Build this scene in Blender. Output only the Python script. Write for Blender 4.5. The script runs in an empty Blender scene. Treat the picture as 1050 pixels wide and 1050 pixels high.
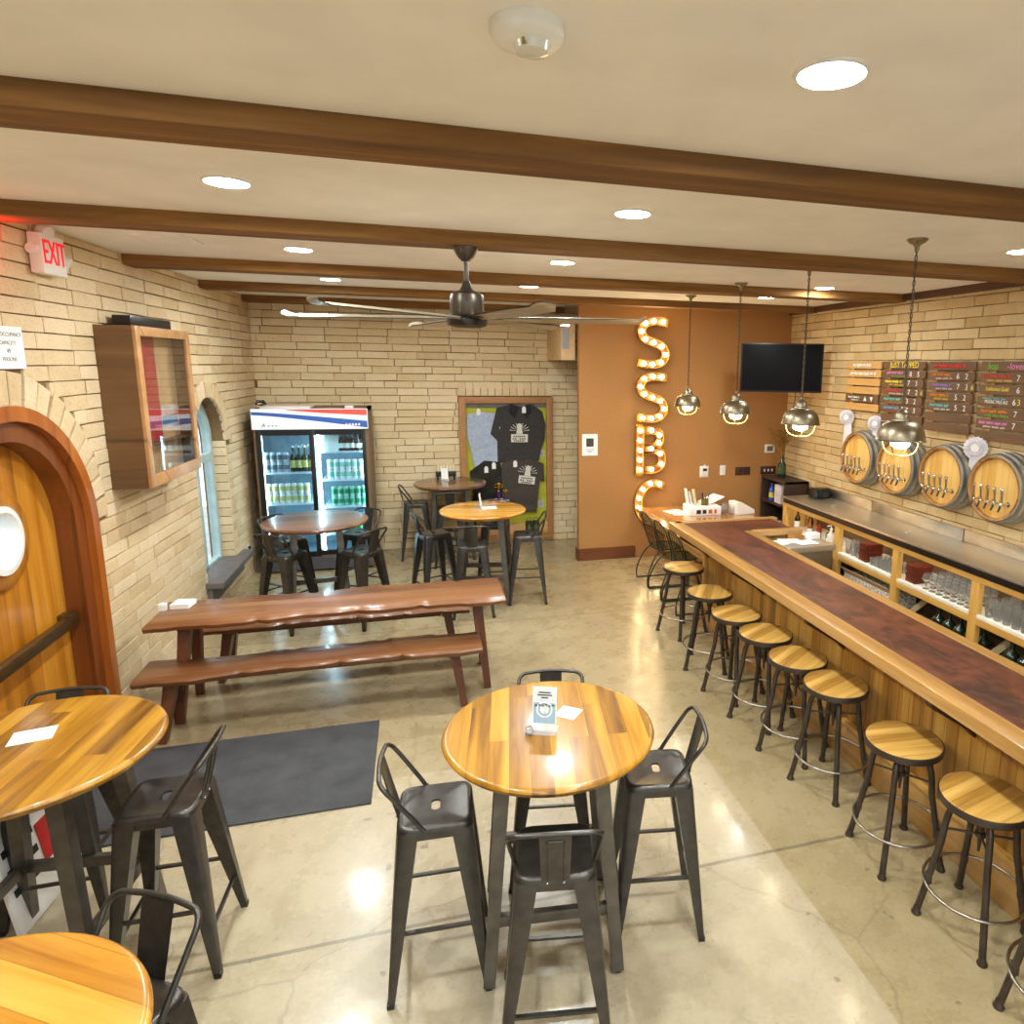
EXPO=1.06
import bpy, bmesh, math, random
from mathutils import Vector, Matrix
random.seed(11)
PI=math.pi
sc=bpy.context.scene
COL=sc.collection
R=math.radians
# ---------------------------------------------------------------- mesh builder
def frame(d):
    d=Vector(d).normalized()
    a=Vector((0,0,1)) if abs(d.z)<.95 else Vector((1,0,0))
    x=a.cross(d).normalized(); y=d.cross(x)
    return x,y,d
def catmull(P,n=6,closed=False):
    P=[Vector(p) for p in P]; out=[]; N=len(P)
    for i in range(N if closed else N-1):
        g=(lambda k:P[k%N]) if closed else (lambda k:P[max(0,min(N-1,k))])
        a,b,c,d=g(i-1),g(i),g(i+1),g(i+2)
        for j in range(n):
            t=j/n
            out.append(.5*((2*b)+(c-a)*t+(2*a-5*b+4*c-d)*t*t+(3*b-a-3*c+d)*t**3))
    if not closed: out.append(P[-1])
    return out
class MB:
    def __init__(s): s.bm=bmesh.new()
    def V(s,p): return s.bm.verts.new(p)
    def F(s,vs):
        try: return s.bm.faces.new(vs)
        except ValueError: return None
    def hexa(s,q):
        v=[s.V(p) for p in q]
        for f in ((3,2,1,0),(4,5,6,7),(0,1,5,4),(1,2,6,5),(2,3,7,6),(3,0,4,7)): s.F([v[i] for i in f])
        return v
    def box(s,c,d,b=0,rz=0,M=None):
        x,y,z=d[0]/2,d[1]/2,d[2]/2
        t=bmesh.new(); bmesh.ops.create_cube(t,size=1)
        bmesh.ops.scale(t,vec=d,verts=t.verts)
        if b: bmesh.ops.bevel(t,geom=list(t.edges),offset=b,segments=2,profile=.6,affect='EDGES')
        m=Matrix.Translation(c)@(Matrix.Rotation(rz,4,'Z') if rz else Matrix.Identity(4))
        if M is not None: m=M@m
        bmesh.ops.transform(t,matrix=m,verts=t.verts)
        s.merge(t); return s
    def merge(s,t):
        mp={v:s.V(v.co) for v in t.verts}
        for f in t.faces: s.F([mp[v] for v in f.verts])
        t.free()
    def bx(s,x0,x1,y0,y1,z0,z1,b=0): return s.box(((x0+x1)/2,(y0+y1)/2,(z0+z1)/2),(x1-x0,y1-y0,z1-z0),b)
    def tube(s,P,r,n=8,closed=False,cap=True):
        P=[Vector(p) for p in P]; N=len(P); rings=[]
        r=r if isinstance(r,(list,tuple)) else [r]*N
        x=None
        for i in range(N):
            a=P[(i-1)%N] if (closed or i>0) else P[i]; b=P[(i+1)%N] if (closed or i<N-1) else P[i]
            d=(b-a)
            if d.length<1e-9: d=Vector((0,0,1))
            d.normalize()
            if x is None: x,_,_=frame(d)
            x=(x-d*x.dot(d))
            if x.length<1e-6: x,_,_=frame(d)
            x.normalize(); y=d.cross(x)
            rings.append([s.V(P[i]+(x*math.cos(2*PI*k/n)+y*math.sin(2*PI*k/n))*r[i]) for k in range(n)])
        for i in range(N if closed else N-1):
            A,B=rings[i],rings[(i+1)%N]
            for k in range(n): s.F([A[k],A[(k+1)%n],B[(k+1)%n],B[k]])
        if cap and not closed: s.F(rings[0][::-1]); s.F(rings[-1])
        return s
    def cyl(s,a,b,r,r2=None,n=16): return s.tube([a,b],[r,r if r2 is None else r2],n)
    def lathe(s,prof,c=(0,0,0),n=32,M=None,cap=False):
        rings=[]
        M=M or Matrix.Identity(4); c=Vector(c)
        for r,z in prof:
            if r<1e-6: rings.append([s.V(c+M@Vector((0,0,z)))])
            else: rings.append([s.V(c+M@Vector((r*math.cos(2*PI*k/n),r*math.sin(2*PI*k/n),z))) for k in range(n)])
        for A,B in zip(rings,rings[1:]):
            for k in range(n):
                q=[A[k%len(A)],A[(k+1)%len(A)],B[(k+1)%len(B)],B[k%len(B)]]
                u=[]
                for v in q:
                    if v not in u: u.append(v)
                if len(u)>2: s.F(u)
        if cap:
            if len(rings[0])>2: s.F(rings[0][::-1])
            if len(rings[-1])>2: s.F(rings[-1])
        return s
    def sphere(s,c,r,n=16,sx=1,sy=1,sz=1):
        t=bmesh.new(); bmesh.ops.create_uvsphere(t,u_segments=n,v_segments=max(6,n//2),radius=r)
        bmesh.ops.scale(t,vec=(sx,sy,sz),verts=t.verts); bmesh.ops.translate(t,vec=c,verts=t.verts); s.merge(t); return s
    def prism(s,poly,z0,z1,M=None,b=0):
        M=M or Matrix.Identity(4); t=bmesh.new(); N=len(poly)
        a=[t.verts.new((x,y,z0)) for x,y in poly]; c=[t.verts.new((x,y,z1)) for x,y in poly]
        t.faces.new(a[::-1]); t.faces.new(c)
        for i in range(N): t.faces.new([a[i],a[(i+1)%N],c[(i+1)%N],c[i]])
        bmesh.ops.recalc_face_normals(t,faces=t.faces)
        if b: bmesh.ops.bevel(t,geom=[e for e in t.edges if e.calc_face_angle(0)>.6],offset=b,segments=2,affect='EDGES')
        bmesh.ops.transform(t,matrix=M,verts=t.verts); s.merge(t); return s
    def grid(s,f,nu,nv):
        g=[[s.V(f(i/nu,j/nv)) for j in range(nv+1)] for i in range(nu+1)]
        for i in range(nu):
            for j in range(nv): s.F([g[i][j],g[i+1][j],g[i+1][j+1],g[i][j+1]])
        return g
    def bar(s,a,b,w,h,w2=None,h2=None):
        a=Vector(a);b=Vector(b); x,y,d=frame(b-a); w2=w2 or w; h2=h2 or h
        q=[a-x*w/2-y*h/2,a+x*w/2-y*h/2,a+x*w/2+y*h/2,a-x*w/2+y*h/2,b-x*w2/2-y*h2/2,b+x*w2/2-y*h2/2,b+x*w2/2+y*h2/2,b-x*w2/2+y*h2/2]
        s.hexa(q); return s
    def mesh(s,name,mat,smooth=40):
        bmesh.ops.recalc_face_normals(s.bm,faces=s.bm.faces)
        me=bpy.data.meshes.new(name); s.bm.to_mesh(me); s.bm.free()
        if mat: me.materials.append(mat)
        if smooth:
            me.polygons.foreach_set('use_smooth',[True]*len(me.polygons))
            me.set_sharp_from_angle(angle=R(smooth))
        return me
def link(o,parent=None):
    COL.objects.link(o)
    if parent is not None: o.parent=parent
    return o
def part(name,mb,mat,parent=None,label=None,smooth=40,loc=None,kind=None):
    me=mb.mesh(name,mat,smooth) if isinstance(mb,MB) else mb
    o=bpy.data.objects.new(name,me); link(o,parent)
    if loc: o.location=loc
    if label: o['label']=label
    if kind: o['kind']=kind
    return o
def thing(name,label,cat,loc=(0,0,0),rz=0,group=None,M=None):
    o=bpy.data.objects.new(name,None); o.empty_display_size=.1; link(o)
    if M is not None: o.matrix_world=M
    else: o.location=loc; o.rotation_euler=(0,0,rz)
    return tag(o,label,cat,group)
def tag(o,label,cat,group=None):
    o['label']=label; o['category']=cat
    if group: o['group']=group
    return o
def single(name,mb,mat,label,cat,loc=(0,0,0),rz=0,group=None,smooth=40):
    o=part(name,mb,mat,None,None,smooth); o.location=loc; o.rotation_euler=(0,0,rz); return tag(o,label,cat,group)
def struct(name,mb,mat,parent=None,smooth=0):
    o=part(name,mb,mat,parent,None,smooth); o['kind']='structure'; return o
def kids(o): return [c for c in bpy.data.objects if c.parent==o]
def dup(o,loc=None,rz=None,label=None,group=None,parent=None):
    c=o.copy(); COL.objects.link(c)
    if parent is not None: c.parent=parent
    if loc is not None: c.location=loc
    if rz is not None: c.rotation_euler=(0,0,rz)
    if label: c['label']=label
    if group: c['group']=group
    for k in o.children: dup(k,parent=c)
    return c
def basis(o,x,y,z): # local axes -> world columns
    return Matrix(((x[0],y[0],z[0],o[0]),(x[1],y[1],z[1],o[1]),(x[2],y[2],z[2],o[2]),(0,0,0,1)))
def BR(o): return basis(o,(0,-1,0),(0,0,1),(-1,0,0))   # on right wall facing the room
def BL(o): return basis(o,(.032,1,0),(0,0,1),(1,-.032,0))    # on left wall
def BK(o): return basis(o,(1,0,0),(0,0,1),(0,-1,0))    # on back wall
def text(s,size,mat,parent=None,M=None,name='lettering',align='CENTER',ext=.0015,sx=1,shear=0,label=None):
    cu=bpy.data.curves.new('t','FONT'); cu.body=s; cu.size=size; cu.align_x=align; cu.align_y='CENTER'; cu.extrude=ext; cu.shear=shear; cu.resolution_u=3
    t=bpy.data.objects.new('t',cu); link(t); bpy.context.view_layer.update()
    me=bpy.data.meshes.new_from_object(t.evaluated_get(bpy.context.evaluated_depsgraph_get())); bpy.data.objects.remove(t)
    if sx!=1: me.transform(Matrix.Diagonal((sx,1,1,1)))
    me.materials.clear(); me.materials.append(mat)
    o=bpy.data.objects.new(name,me); link(o,parent)
    if M is not None: o.matrix_local=M
    if label: o['label']=label
    return o
# ---------------------------------------------------------------- materials
def lin(c): return tuple(((v/255)/12.92 if v/255<=.04045 else ((v/255+.055)/1.055)**2.4) for v in c)+(1,)
class N:
    def __init__(s,name):
        s.m=bpy.data.materials.new(name); s.m.use_nodes=True; s.t=s.m.node_tree; s.n=s.t.nodes
        s.b=s.n['Principled BSDF']
    def a(s,ty,**k):
        n=s.n.new(ty)
        for q,v in k.items():
            if q in n.inputs: n.inputs[q].default_value=v
            else: setattr(n,q,v)
        return n
    def l(s,a,b): s.t.links.new(a,b)
    def math(s,op,a,b=None,c=None):
        n=s.n.new('ShaderNodeMath'); n.operation=op
        for i,v in enumerate((a,b,c)):
            if v is None: continue
            if isinstance(v,(int,float)): n.inputs[i].default_value=v
            else: s.l(v,n.inputs[i])
        return n.outputs[0]
    def ramp(s,fac,stops):
        n=s.n.new('ShaderNodeValToRGB'); e=n.color_ramp.elements
        while len(e)<len(stops): e.new(.5)
        for q,(p,c) in zip(e,stops): q.position=p; q.color=c
        s.l(fac,n.inputs[0]); return n.outputs[0]
    def mix(s,f,a,b,bt='MIX'):
        n=s.n.new('ShaderNodeMix'); n.data_type='RGBA'; n.blend_type=bt
        for i,v in ((0,f),(6,a),(7,b)):
            if isinstance(v,(int,float,tuple)): n.inputs[i].default_value=v
            else: s.l(v,n.inputs[i])
        return n.outputs[2]
    def coord(s,kind='Object'): return s.n.new('ShaderNodeTexCoord').outputs[kind]
    def mapp(s,v,scale=(1,1,1),loc=None):
        n=s.n.new('ShaderNodeMapping'); n.inputs['Scale'].default_value=scale; s.l(v,n.inputs['Vector'])
        if loc is not None: s.l(loc,n.inputs['Location'])
        return n.outputs[0]
    def noise(s,v,scale,detail=3,rough=.5,dist=0):
        n=s.a('ShaderNodeTexNoise',Scale=scale,Detail=detail,Roughness=rough,Distortion=dist); s.l(v,n.inputs['Vector']); return n.outputs['Fac']
    def bump(s,h,st=.3,d=.01):
        n=s.a('ShaderNodeBump',Strength=st,Distance=d); s.l(h,n.inputs['Height']); s.l(n.outputs[0],s.b.inputs['Normal'])
    def set(s,**k):
        for q,v in k.items():
            q=q.replace('_',' ')
            if hasattr(v,'links') or isinstance(v,bpy.types.NodeSocket): s.l(v,s.b.inputs[q])
            else: s.b.inputs[q].default_value=v
        return s
def plain(name,rgb,rough=.5,metal=0,var=.08,coat=0,scale=12,spec=.5):
    m=N(name); c=lin(rgb); f=m.noise(m.coord(),scale,4)
    d=tuple(x*(1-var*2) for x in c[:3])+(1,); e=tuple(min(1,x*(1+var)) for x in c[:3])+(1,)
    m.set(Base_Color=m.ramp(f,[(.3,d),(.7,e)]),Roughness=rough,Metallic=metal,Coat_Weight=coat,Specular_IOR_Level=spec); return m.m
def emit(name,rgb,st):
    m=N(name); c=lin(rgb); m.set(Base_Color=c,Emission_Color=c,Emission_Strength=st); return m.m
def glass(name,rgb=(255,255,255),rough=0,ior=1.45):
    m=N(name); m.set(Base_Color=lin(rgb),Roughness=rough,Transmission_Weight=1.0,IOR=ior); return m.m
def pane(name,tint=(235,240,240),k=.12,rough=.02):
    m=N(name); m.n.remove(m.b); o=m.n['Material Output']
    t=m.a('ShaderNodeBsdfTransparent'); t.inputs[0].default_value=lin(tint)
    g=m.a('ShaderNodeBsdfGlossy'); g.inputs['Roughness'].default_value=rough
    lw=m.a('ShaderNodeLayerWeight'); x=m.n.new('ShaderNodeMixShader')
    m.l(m.math('ADD',m.math('MULTIPLY',m.math('POWER',lw.outputs['Facing'],4.5),.6),k*.5),x.inputs[0]); m.l(t.outputs[0],x.inputs[1]); m.l(g.outputs[0],x.inputs[2]); m.l(x.outputs[0],o.inputs[0]); return m.m
def wood(name,dark,mid,light,pw=.09,axis=0,rough=.35,coat=0,grain=28,var=.5,bump=.08,plen=0,rot=0):
    """planks run along local `axis`; width pw across"""
    m=N(name); v=m.coord(); 
    s=m.n.new('ShaderNodeSeparateXYZ'); m.l(v,s.inputs[0])
    ac={0:1,1:0,2:0}[axis]
    cross=s.outputs[ac] if axis!=2 else m.math('ADD',s.outputs[0],s.outputs[1])
    idx=m.math('FLOOR',m.math('DIVIDE',m.math('ADD',cross,31.37),pw))
    if plen:
        off=m.a('ShaderNodeTexWhiteNoise',noise_dimensions='1D'); m.l(idx,off.inputs['W'])
        seg=m.math('FLOOR',m.math('ADD',m.math('DIVIDE',s.outputs[axis],plen),m.math('MULTIPLY',off.outputs['Value'],7.0)))
        idx=m.math('ADD',idx,m.math('MULTIPLY',seg,17.3))
    wn=m.a('ShaderNodeTexWhiteNoise',noise_dimensions='1D'); m.l(idx,wn.inputs['W'])
    sc_=[grain,grain,grain]; sc_[axis]=grain*.07
    vec=m.n.new('ShaderNodeVectorMath'); vec.operation='ADD'; m.l(v,vec.inputs[0])
    cmb=m.n.new('ShaderNodeCombineXYZ'); m.l(m.math('MULTIPLY',wn.outputs['Value'],9.0),cmb.inputs[axis]); m.l(cmb.outputs[0],vec.inputs[1])
    mp=m.mapp(vec.outputs[0],tuple(sc_))
    g=m.noise(mp,1.0,5,.55,.6); g2=m.noise(mp,.28,2,.5,1.2)
    f=m.math('ADD',m.math('MULTIPLY',g,.62),m.math('MULTIPLY',g2,.55)); f=m.math('SUBTRACT',f,.085)
    f=m.math('ADD',f,m.math('MULTIPLY',m.math('SUBTRACT',wn.outputs['Value'],.5),var))
    col=m.ramp(f,[(.22,lin(dark)),(.5,lin(mid)),(.78,lin(light))])
    fr=m.math('FRACT',m.math('DIVIDE',m.math('ADD',cross,31.37),pw))
    gap=m.math('GREATER_THAN',m.math('ABSOLUTE',m.math('SUBTRACT',fr,.5)),.485)
    col=m.mix(m.math('MULTIPLY',gap,.45),col,tuple(x*.35 for x in lin(dark)[:3])+(1,))
    m.set(Base_Color=col,Roughness=rough,Coat_Weight=coat,Coat_Roughness=.13); m.bump(g,bump,.01); return m.m
M={}
def brickmat(name,cs,dirt=(120,90,55)):
    m=N(name); g=m.n.new('ShaderNodeNewGeometry'); v=m.coord()
    f=m.math('ADD',m.math('ADD',m.math('MULTIPLY',g.outputs['Random Per Island'],.42),.08),m.math('MULTIPLY',m.noise(v,7,5,.65),.5))
    c=m.ramp(f,[(.1,lin(cs[0])),(.45,lin(cs[1])),(.85,lin(cs[2]))])
    sp=m.noise(v,60,3,.7); c=m.mix(m.math('MULTIPLY',m.math('GREATER_THAN',sp,.63),.35),c,lin(dirt))
    h=m.math('ADD',m.noise(v,14,5,.65),m.math('MULTIPLY',m.noise(v,90,3),.35))
    m.set(Base_Color=c,Roughness=.85,Specular_IOR_Level=.25); m.bump(h,.7,.016); return m.m
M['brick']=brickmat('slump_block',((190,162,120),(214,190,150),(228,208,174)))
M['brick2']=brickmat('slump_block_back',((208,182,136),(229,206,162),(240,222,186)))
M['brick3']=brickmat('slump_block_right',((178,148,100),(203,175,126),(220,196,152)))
M['mortar']=plain('mortar',(128,102,66),.95,scale=30)
M['ceil']=plain('ceiling_plaster',(243,241,236),.9,scale=3,var=.03)
M['beam']=wood('beam_wood',(84,54,20),(124,84,36),(166,120,58),pw=.6,axis=0,rough=.8,grain=18,var=.1,bump=.2)
M['darkbeam']=wood('trim_wood',(58,32,15),(86,52,25),(110,70,36),pw=.6,axis=1,rough=.6,grain=18,var=.1)
def concrete():
    m=N('polished_concrete'); v=m.coord('Object')
    a=m.noise(v,.9,5,.6,.4); b=m.noise(v,5,5,.65); c=m.noise(v,45,3,.6)
    f=m.math('ADD',m.math('ADD',m.math('MULTIPLY',a,.4),m.math('MULTIPLY',b,.3)),m.math('MULTIPLY',c,.3))
    col=m.ramp(f,[(.3,lin((126,110,80))),(.46,lin((154,137,104))),(.56,lin((166,150,117))),(.72,lin((182,167,136)))])
    s=m.n.new('ShaderNodeSeparateXYZ'); m.l(v,s.inputs[0])
    # paler strip of floor colour (edge along x=1.76, fades beyond y=4.3)
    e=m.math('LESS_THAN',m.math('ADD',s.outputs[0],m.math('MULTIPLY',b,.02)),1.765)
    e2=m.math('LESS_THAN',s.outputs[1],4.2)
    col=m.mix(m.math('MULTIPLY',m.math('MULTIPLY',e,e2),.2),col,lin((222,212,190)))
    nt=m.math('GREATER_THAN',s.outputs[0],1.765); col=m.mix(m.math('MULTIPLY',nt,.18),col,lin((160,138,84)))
    # pits and chipped spots
    pit=m.math('GREATER_THAN',m.noise(v,9,2,.4),.735); col=m.mix(m.math('MULTIPLY',pit,.6),col,lin((104,96,82)))
    pit2=m.math('GREATER_THAN',m.noise(v,2.3,4,.75),.725); col=m.mix(m.math('MULTIPLY',pit2,.3),col,lin((110,104,92)))
    # control joints (x-direction at y=2.95 and 6.6)
    wob=m.math('MULTIPLY',m.math('SUBTRACT',b,.5),.012)
    for yy in (2.95,6.75):
        j=m.math('LESS_THAN',m.math('ABSOLUTE',m.math('ADD',m.math('SUBTRACT',s.outputs[1],yy),wob)),.011)
        col=m.mix(m.math('MULTIPLY',j,.6),col,lin((92,84,70)))
    vo=m.a('ShaderNodeTexVoronoi',feature='DISTANCE_TO_EDGE',Scale=.55); 
    ds=m.n.new('ShaderNodeVectorMath'); ds.operation='ADD'; m.l(v,ds.inputs[0]); nz=m.a('ShaderNodeTexNoise',Scale=3.0,Detail=4.0); m.l(v,nz.inputs['Vector']); 
    sc2=m.n.new('ShaderNodeVectorMath'); sc2.operation='SCALE'; sc2.inputs['Scale'].default_value=.25; m.l(nz.outputs['Color'],sc2.inputs[0]); m.l(sc2.outputs[0],ds.inputs[1]); m.l(ds.outputs[0],vo.inputs['Vector'])
    cr=m.math('LESS_THAN',vo.outputs['Distance'],.0035); col=m.mix(m.math('MULTIPLY',cr,.3),col,lin((110,100,84)))
    m.set(Base_Color=col,Roughness=m.ramp(b,[(.3,(.2,.2,.2,1)),(.7,(.38,.38,.38,1))]),Specular_IOR_Level=.5,Coat_Weight=.25,Coat_Roughness=.12)
    m.bump(m.math('ADD',b,m.math('MULTIPLY',c,.5)),.06,.01); return m.m
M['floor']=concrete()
M['paint']=plain('brown_wall_paint',(176,126,70),.7,scale=60,var=.04)
M['base']=wood('baseboard_wood',(84,44,20),(112,62,30),(130,78,40),pw=.5,axis=0,rough=.5,var=.1)
M['metal']=plain('gunmetal_steel',(84,80,76),.34,.8,var=.12,scale=20)
M['metalblk']=plain('black_steel',(52,51,54),.38,.7,var=.12,scale=20)
M['tleg']=plain('grey_table_steel',(112,107,100),.42,.8,var=.15)
M['top']=wood('acacia_planks',(98,58,5),(164,112,20),(202,152,52),pw=.085,axis=1,rough=.32,coat=.4,grain=24,var=.34,plen=.9)
M['topy']=wood('golden_planks',(146,90,18),(190,132,40),(212,162,72),pw=.1,axis=0,rough=.25,coat=.5,grain=20,var=.3)
M['topd']=wood('walnut_planks',(70,42,24),(112,74,46),(146,106,74),pw=.1,axis=0,rough=.28,coat=.5,grain=20,var=.35)
M['live']=wood('live_edge_slab',(80,44,20),(122,76,42),(162,112,70),pw=.9,axis=0,rough=.36,coat=.3,grain=11,var=.1,bump=.1)
M['liveleg']=wood('redwood_leg',(60,30,16),(96,52,28),(122,72,42),pw=.5,axis=2,rough=.4,coat=.2,grain=14,var=.1)
M['stool']=wood('elm_stool_seat',(116,76,24),(186,138,60),(218,174,94),pw=.068,axis=0,rough=.4,coat=.15,grain=26,var=.3)
M['rim']=wood('bar_rim_oak',(138,96,44),(176,130,68),(200,156,94),pw=.8,axis=1,rough=.32,coat=.35,grain=20,var=.1)
M['board']=wood('bar_front_boards',(136,88,24),(178,124,44),(200,150,66),pw=.09,axis=2,rough=.4,coat=.2,grain=16,var=.4)
M['shelfw']=wood('pine_rail',(186,136,58),(214,168,88),(228,190,120),pw=.6,axis=1,rough=.45,grain=16,var=.1)
def bartop():
    m=N('copper_patina_top'); v=m.coord(); mp=m.mapp(v,(2.2,1.0,1))
    a=m.noise(mp,3.2,7,.68,.9); b=m.noise(v,16,5,.7,.4); f=m.math('ADD',m.math('MULTIPLY',a,.7),m.math('MULTIPLY',b,.3))
    c=m.ramp(f,[(.3,lin((42,22,18))),(.44,lin((74,38,27))),(.53,lin((104,52,32))),(.62,lin((116,66,47))),(.74,lin((132,98,80)))])
    m.set(Base_Color=c,Roughness=m.ramp(b,[(.3,(.28,.28,.28,1)),(.7,(.45,.45,.45,1))]),Metallic=.15,Coat_Weight=.3,Coat_Roughness=.25); m.bump(a,.05,.01); return m.m
M['copper']=bartop()
def steel(name,rgb,rough=.28,ax=(3,90,90)):
    m=N(name); v=m.mapp(m.coord(),ax); f=m.noise(v,2,3); c=lin(rgb)
    m.set(Base_Color=m.ramp(f,[(.3,tuple(x*.8 for x in c[:3])+(1,)),(.7,c)]),Metallic=1.0,Roughness=m.ramp(f,[(.3,(rough,)*3+(1,)),(.7,(rough+.12,)*3+(1,))])); return m.m
M['steel']=steel('brushed_stainless',(236,232,224),.3,(90,3,90))
M['shade']=steel('brushed_nickel_shade',(150,138,116),.3,(40,40,120))
M['brass']=plain('brass_wire',(206,170,96),.3,1,var=.05)
M['chrome']=plain('chrome',(220,220,222),.12,1,var=.02)
M['ironrim']=plain('dark_iron',(88,78,70),.45,.8,var=.15)
M['ringst']=plain('worn_bright_steel',(178,170,158),.3,1,var=.1)
M['doorw']=wood('door_planks',(150,88,16),(192,124,32),(214,152,56),pw=.13,axis=2,rough=.3,coat=.4,grain=14,var=.35)
M['doorf']=wood('door_frame_wood',(132,64,16),(172,92,28),(196,116,44),pw=.8,axis=2,rough=.25,coat=.6,grain=12,var=.1)
M['jamb']=wood('door_jamb_wood',(92,44,14),(122,62,22),(146,80,34),pw=.8,axis=2,rough=.3,coat=.4,grain=12,var=.1)
M['casew']=wood('case_wood',(84,56,28),(110,76,42),(128,92,54),pw=.9,axis=2,rough=.4,coat=.2,grain=14,var=.1)
M['casel']=wood('case_front_wood',(160,112,64),(186,138,88),(200,156,106),pw=.9,axis=2,rough=.4,coat=.2,grain=14,var=.1)
M['bronze']=plain('bronze_bar',(112,92,58),.35,.9)
M['white']=plain('white_plastic',(236,234,228),.4,var=.02)
M['paper']=plain('paper',(244,243,240),.8,var=.015)
M['grey']=plain('grey_print',(150,158,170),.8)
M['blue']=plain('print_blue',(70,120,150),.7)
M['ink']=plain('ink_black',(40,38,38),.7)
M['red']=plain('red_print',(196,40,36),.6)
M['black']=plain('black_plastic',(20,20,22),.35,var=.05)
M['screen']=plain('tv_screen',(8,8,10),.5,var=.02,spec=.15)
M['tan']=plain('tan_paint',(224,190,140),.7)
M['mat']=None
m=N('charcoal_carpet'); v=m.coord(); f=m.noise(v,240,2); g=m.noise(v,5,3)
m.set(Base_Color=m.mix(.5,m.ramp(f,[(.35,lin((52,52,54))),(.65,lin((92,92,94)))]),m.ramp(g,[(.3,lin((58,58,60))),(.7,lin((86,86,88)))])),Roughness=1.0,Specular_IOR_Level=.1); m.bump(f,.6,.004); M['mat']=m.m
M['lens']=emit('lamp_lens',(245,252,251),262.0)
M['lensdim']=emit('lamp_lens_dim',(245,252,251),105.0)
M['bulb']=emit('marquee_bulb_glow',(255,226,170),26.0)
M['globe']=emit('pendant_globe_glow',(255,238,206),20.0)
M['led']=emit('cooler_led',(226,246,255),22.0)
M['ledhead']=emit('lit_header_panel',(236,240,246),.16)
M['exitred']=emit('exit_red',(225,18,34),.35)
M['glass']=glass('clear_glass',(250,252,252)); M['glass'].node_tree.nodes['Principled BSDF'].inputs['Transmission Weight'].default_value=.93
M['pane']=pane('window_pane')
M['casepane']=pane('case_glass',(245,244,242),.16,.02)
M['coolpane']=pane('cooler_glass',(225,240,245),.06)
m=N('acrylic'); m.set(Base_Color=lin((240,240,240)),Roughness=.1,Alpha=.3); M['acryl']=m.m
m=N('acrylic_clear'); m.set(Base_Color=lin((240,240,240)),Roughness=.08,Alpha=.05); M['acrylc']=m.m
# ---------------------------------------------------------------- setting
ZC=3.389; ZB=3.31; YB=9.95; YP=8.73; XR=5.0; Y0=-3.0
def xl(y): return -2.22+.032*(y-5)
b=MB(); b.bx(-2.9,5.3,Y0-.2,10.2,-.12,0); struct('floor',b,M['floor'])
b=MB(); b.bx(-2.9,5.3,Y0-.2,10.2,ZC,ZC+.12); struct('ceiling',b,M['ceil'])
def beam(nm,x0,x1,y0,y1):
    b=MB(); b.bx(x0,x1,y0,y1,ZB,ZC+.01,.006); struct(nm,b,M['beam'])
for k,(y0,w) in enumerate(((-1.3,.245),(.62,.245),(2.56,.245),(4.45,.235),(6.36,.235),(8.08,.23))): beam('ceiling_beam',-2.3,5.05,y0,y0+w)
beam('ceiling_beam',-2.05,1.95,9.62,9.85)
b=MB(); b.bx(4.93,5.02,Y0,YP,ZB+.01,ZC+.005,.004); struct('trim_1',b,M['darkbeam'])
def brick(b,PT,q,d,ch=.007):
    """q: 4 (u,w) corners ccw; d: proud depth"""
    c=(sum(p[0] for p in q)/4,sum(p[1] for p in q)/4)
    def ins(p): 
        dx,dy=c[0]-p[0],c[1]-p[1]; l=math.hypot(dx,dy); k=min(ch*1.4/l,.4); return (p[0]+dx*k,p[1]+dy*k)
    A=[b.V(PT(p[0],p[1],-.01)) for p in q]; B=[b.V(PT(p[0],p[1],d-ch*.6)) for p in q]; C=[b.V(PT(*ins(p),d)) for p in q]
    b.F(C)
    for i in range(4):
        j=(i+1)%4; b.F([A[i],A[j],B[j],B[i]]); b.F([B[i],B[j],C[j],C[i]])
def brickwall(PT,u0,u1,w0,w1,cut,rng,H=.098,L=.392,gap=.007,jit=.006):
    b=MB(); k=0; w=w0
    while w<w1-.02:
        wt=min(w+H,w1); u=u0-rng.random()*L if k%2 else u0-L*.5-rng.random()*.08
        ivs=cut(w,wt)
        while u<u1:
            ln=L*(1+rng.uniform(-.05,.05)); a,e=max(u,u0),min(u+ln,u1); u+=ln
            if e-a<.04: continue
            segs=[(a,e)]
            for (c0,c1) in ivs:
                ns=[]
                for s0,s1 in segs:
                    if c1<=s0 or c0>=s1: ns.append((s0,s1))
                    else:
                        if c0-s0>.03: ns.append((s0,c0))
                        if s1-c1>.03: ns.append((c1,s1))
                segs=ns
            for s0,s1 in segs:
                j=lambda:rng.uniform(-.0035,.0035)
                brick(b,PT,[(s0+gap/2+j(),w+gap/2+j()),(s1-gap/2+j(),w+gap/2+j()),(s1-gap/2+j(),wt-gap/2+j()),(s0+gap/2+j(),wt-gap/2+j())],.016+rng.uniform(0,jit))
        w=wt; k+=1
    return b
rng=random.Random(5)
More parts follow.
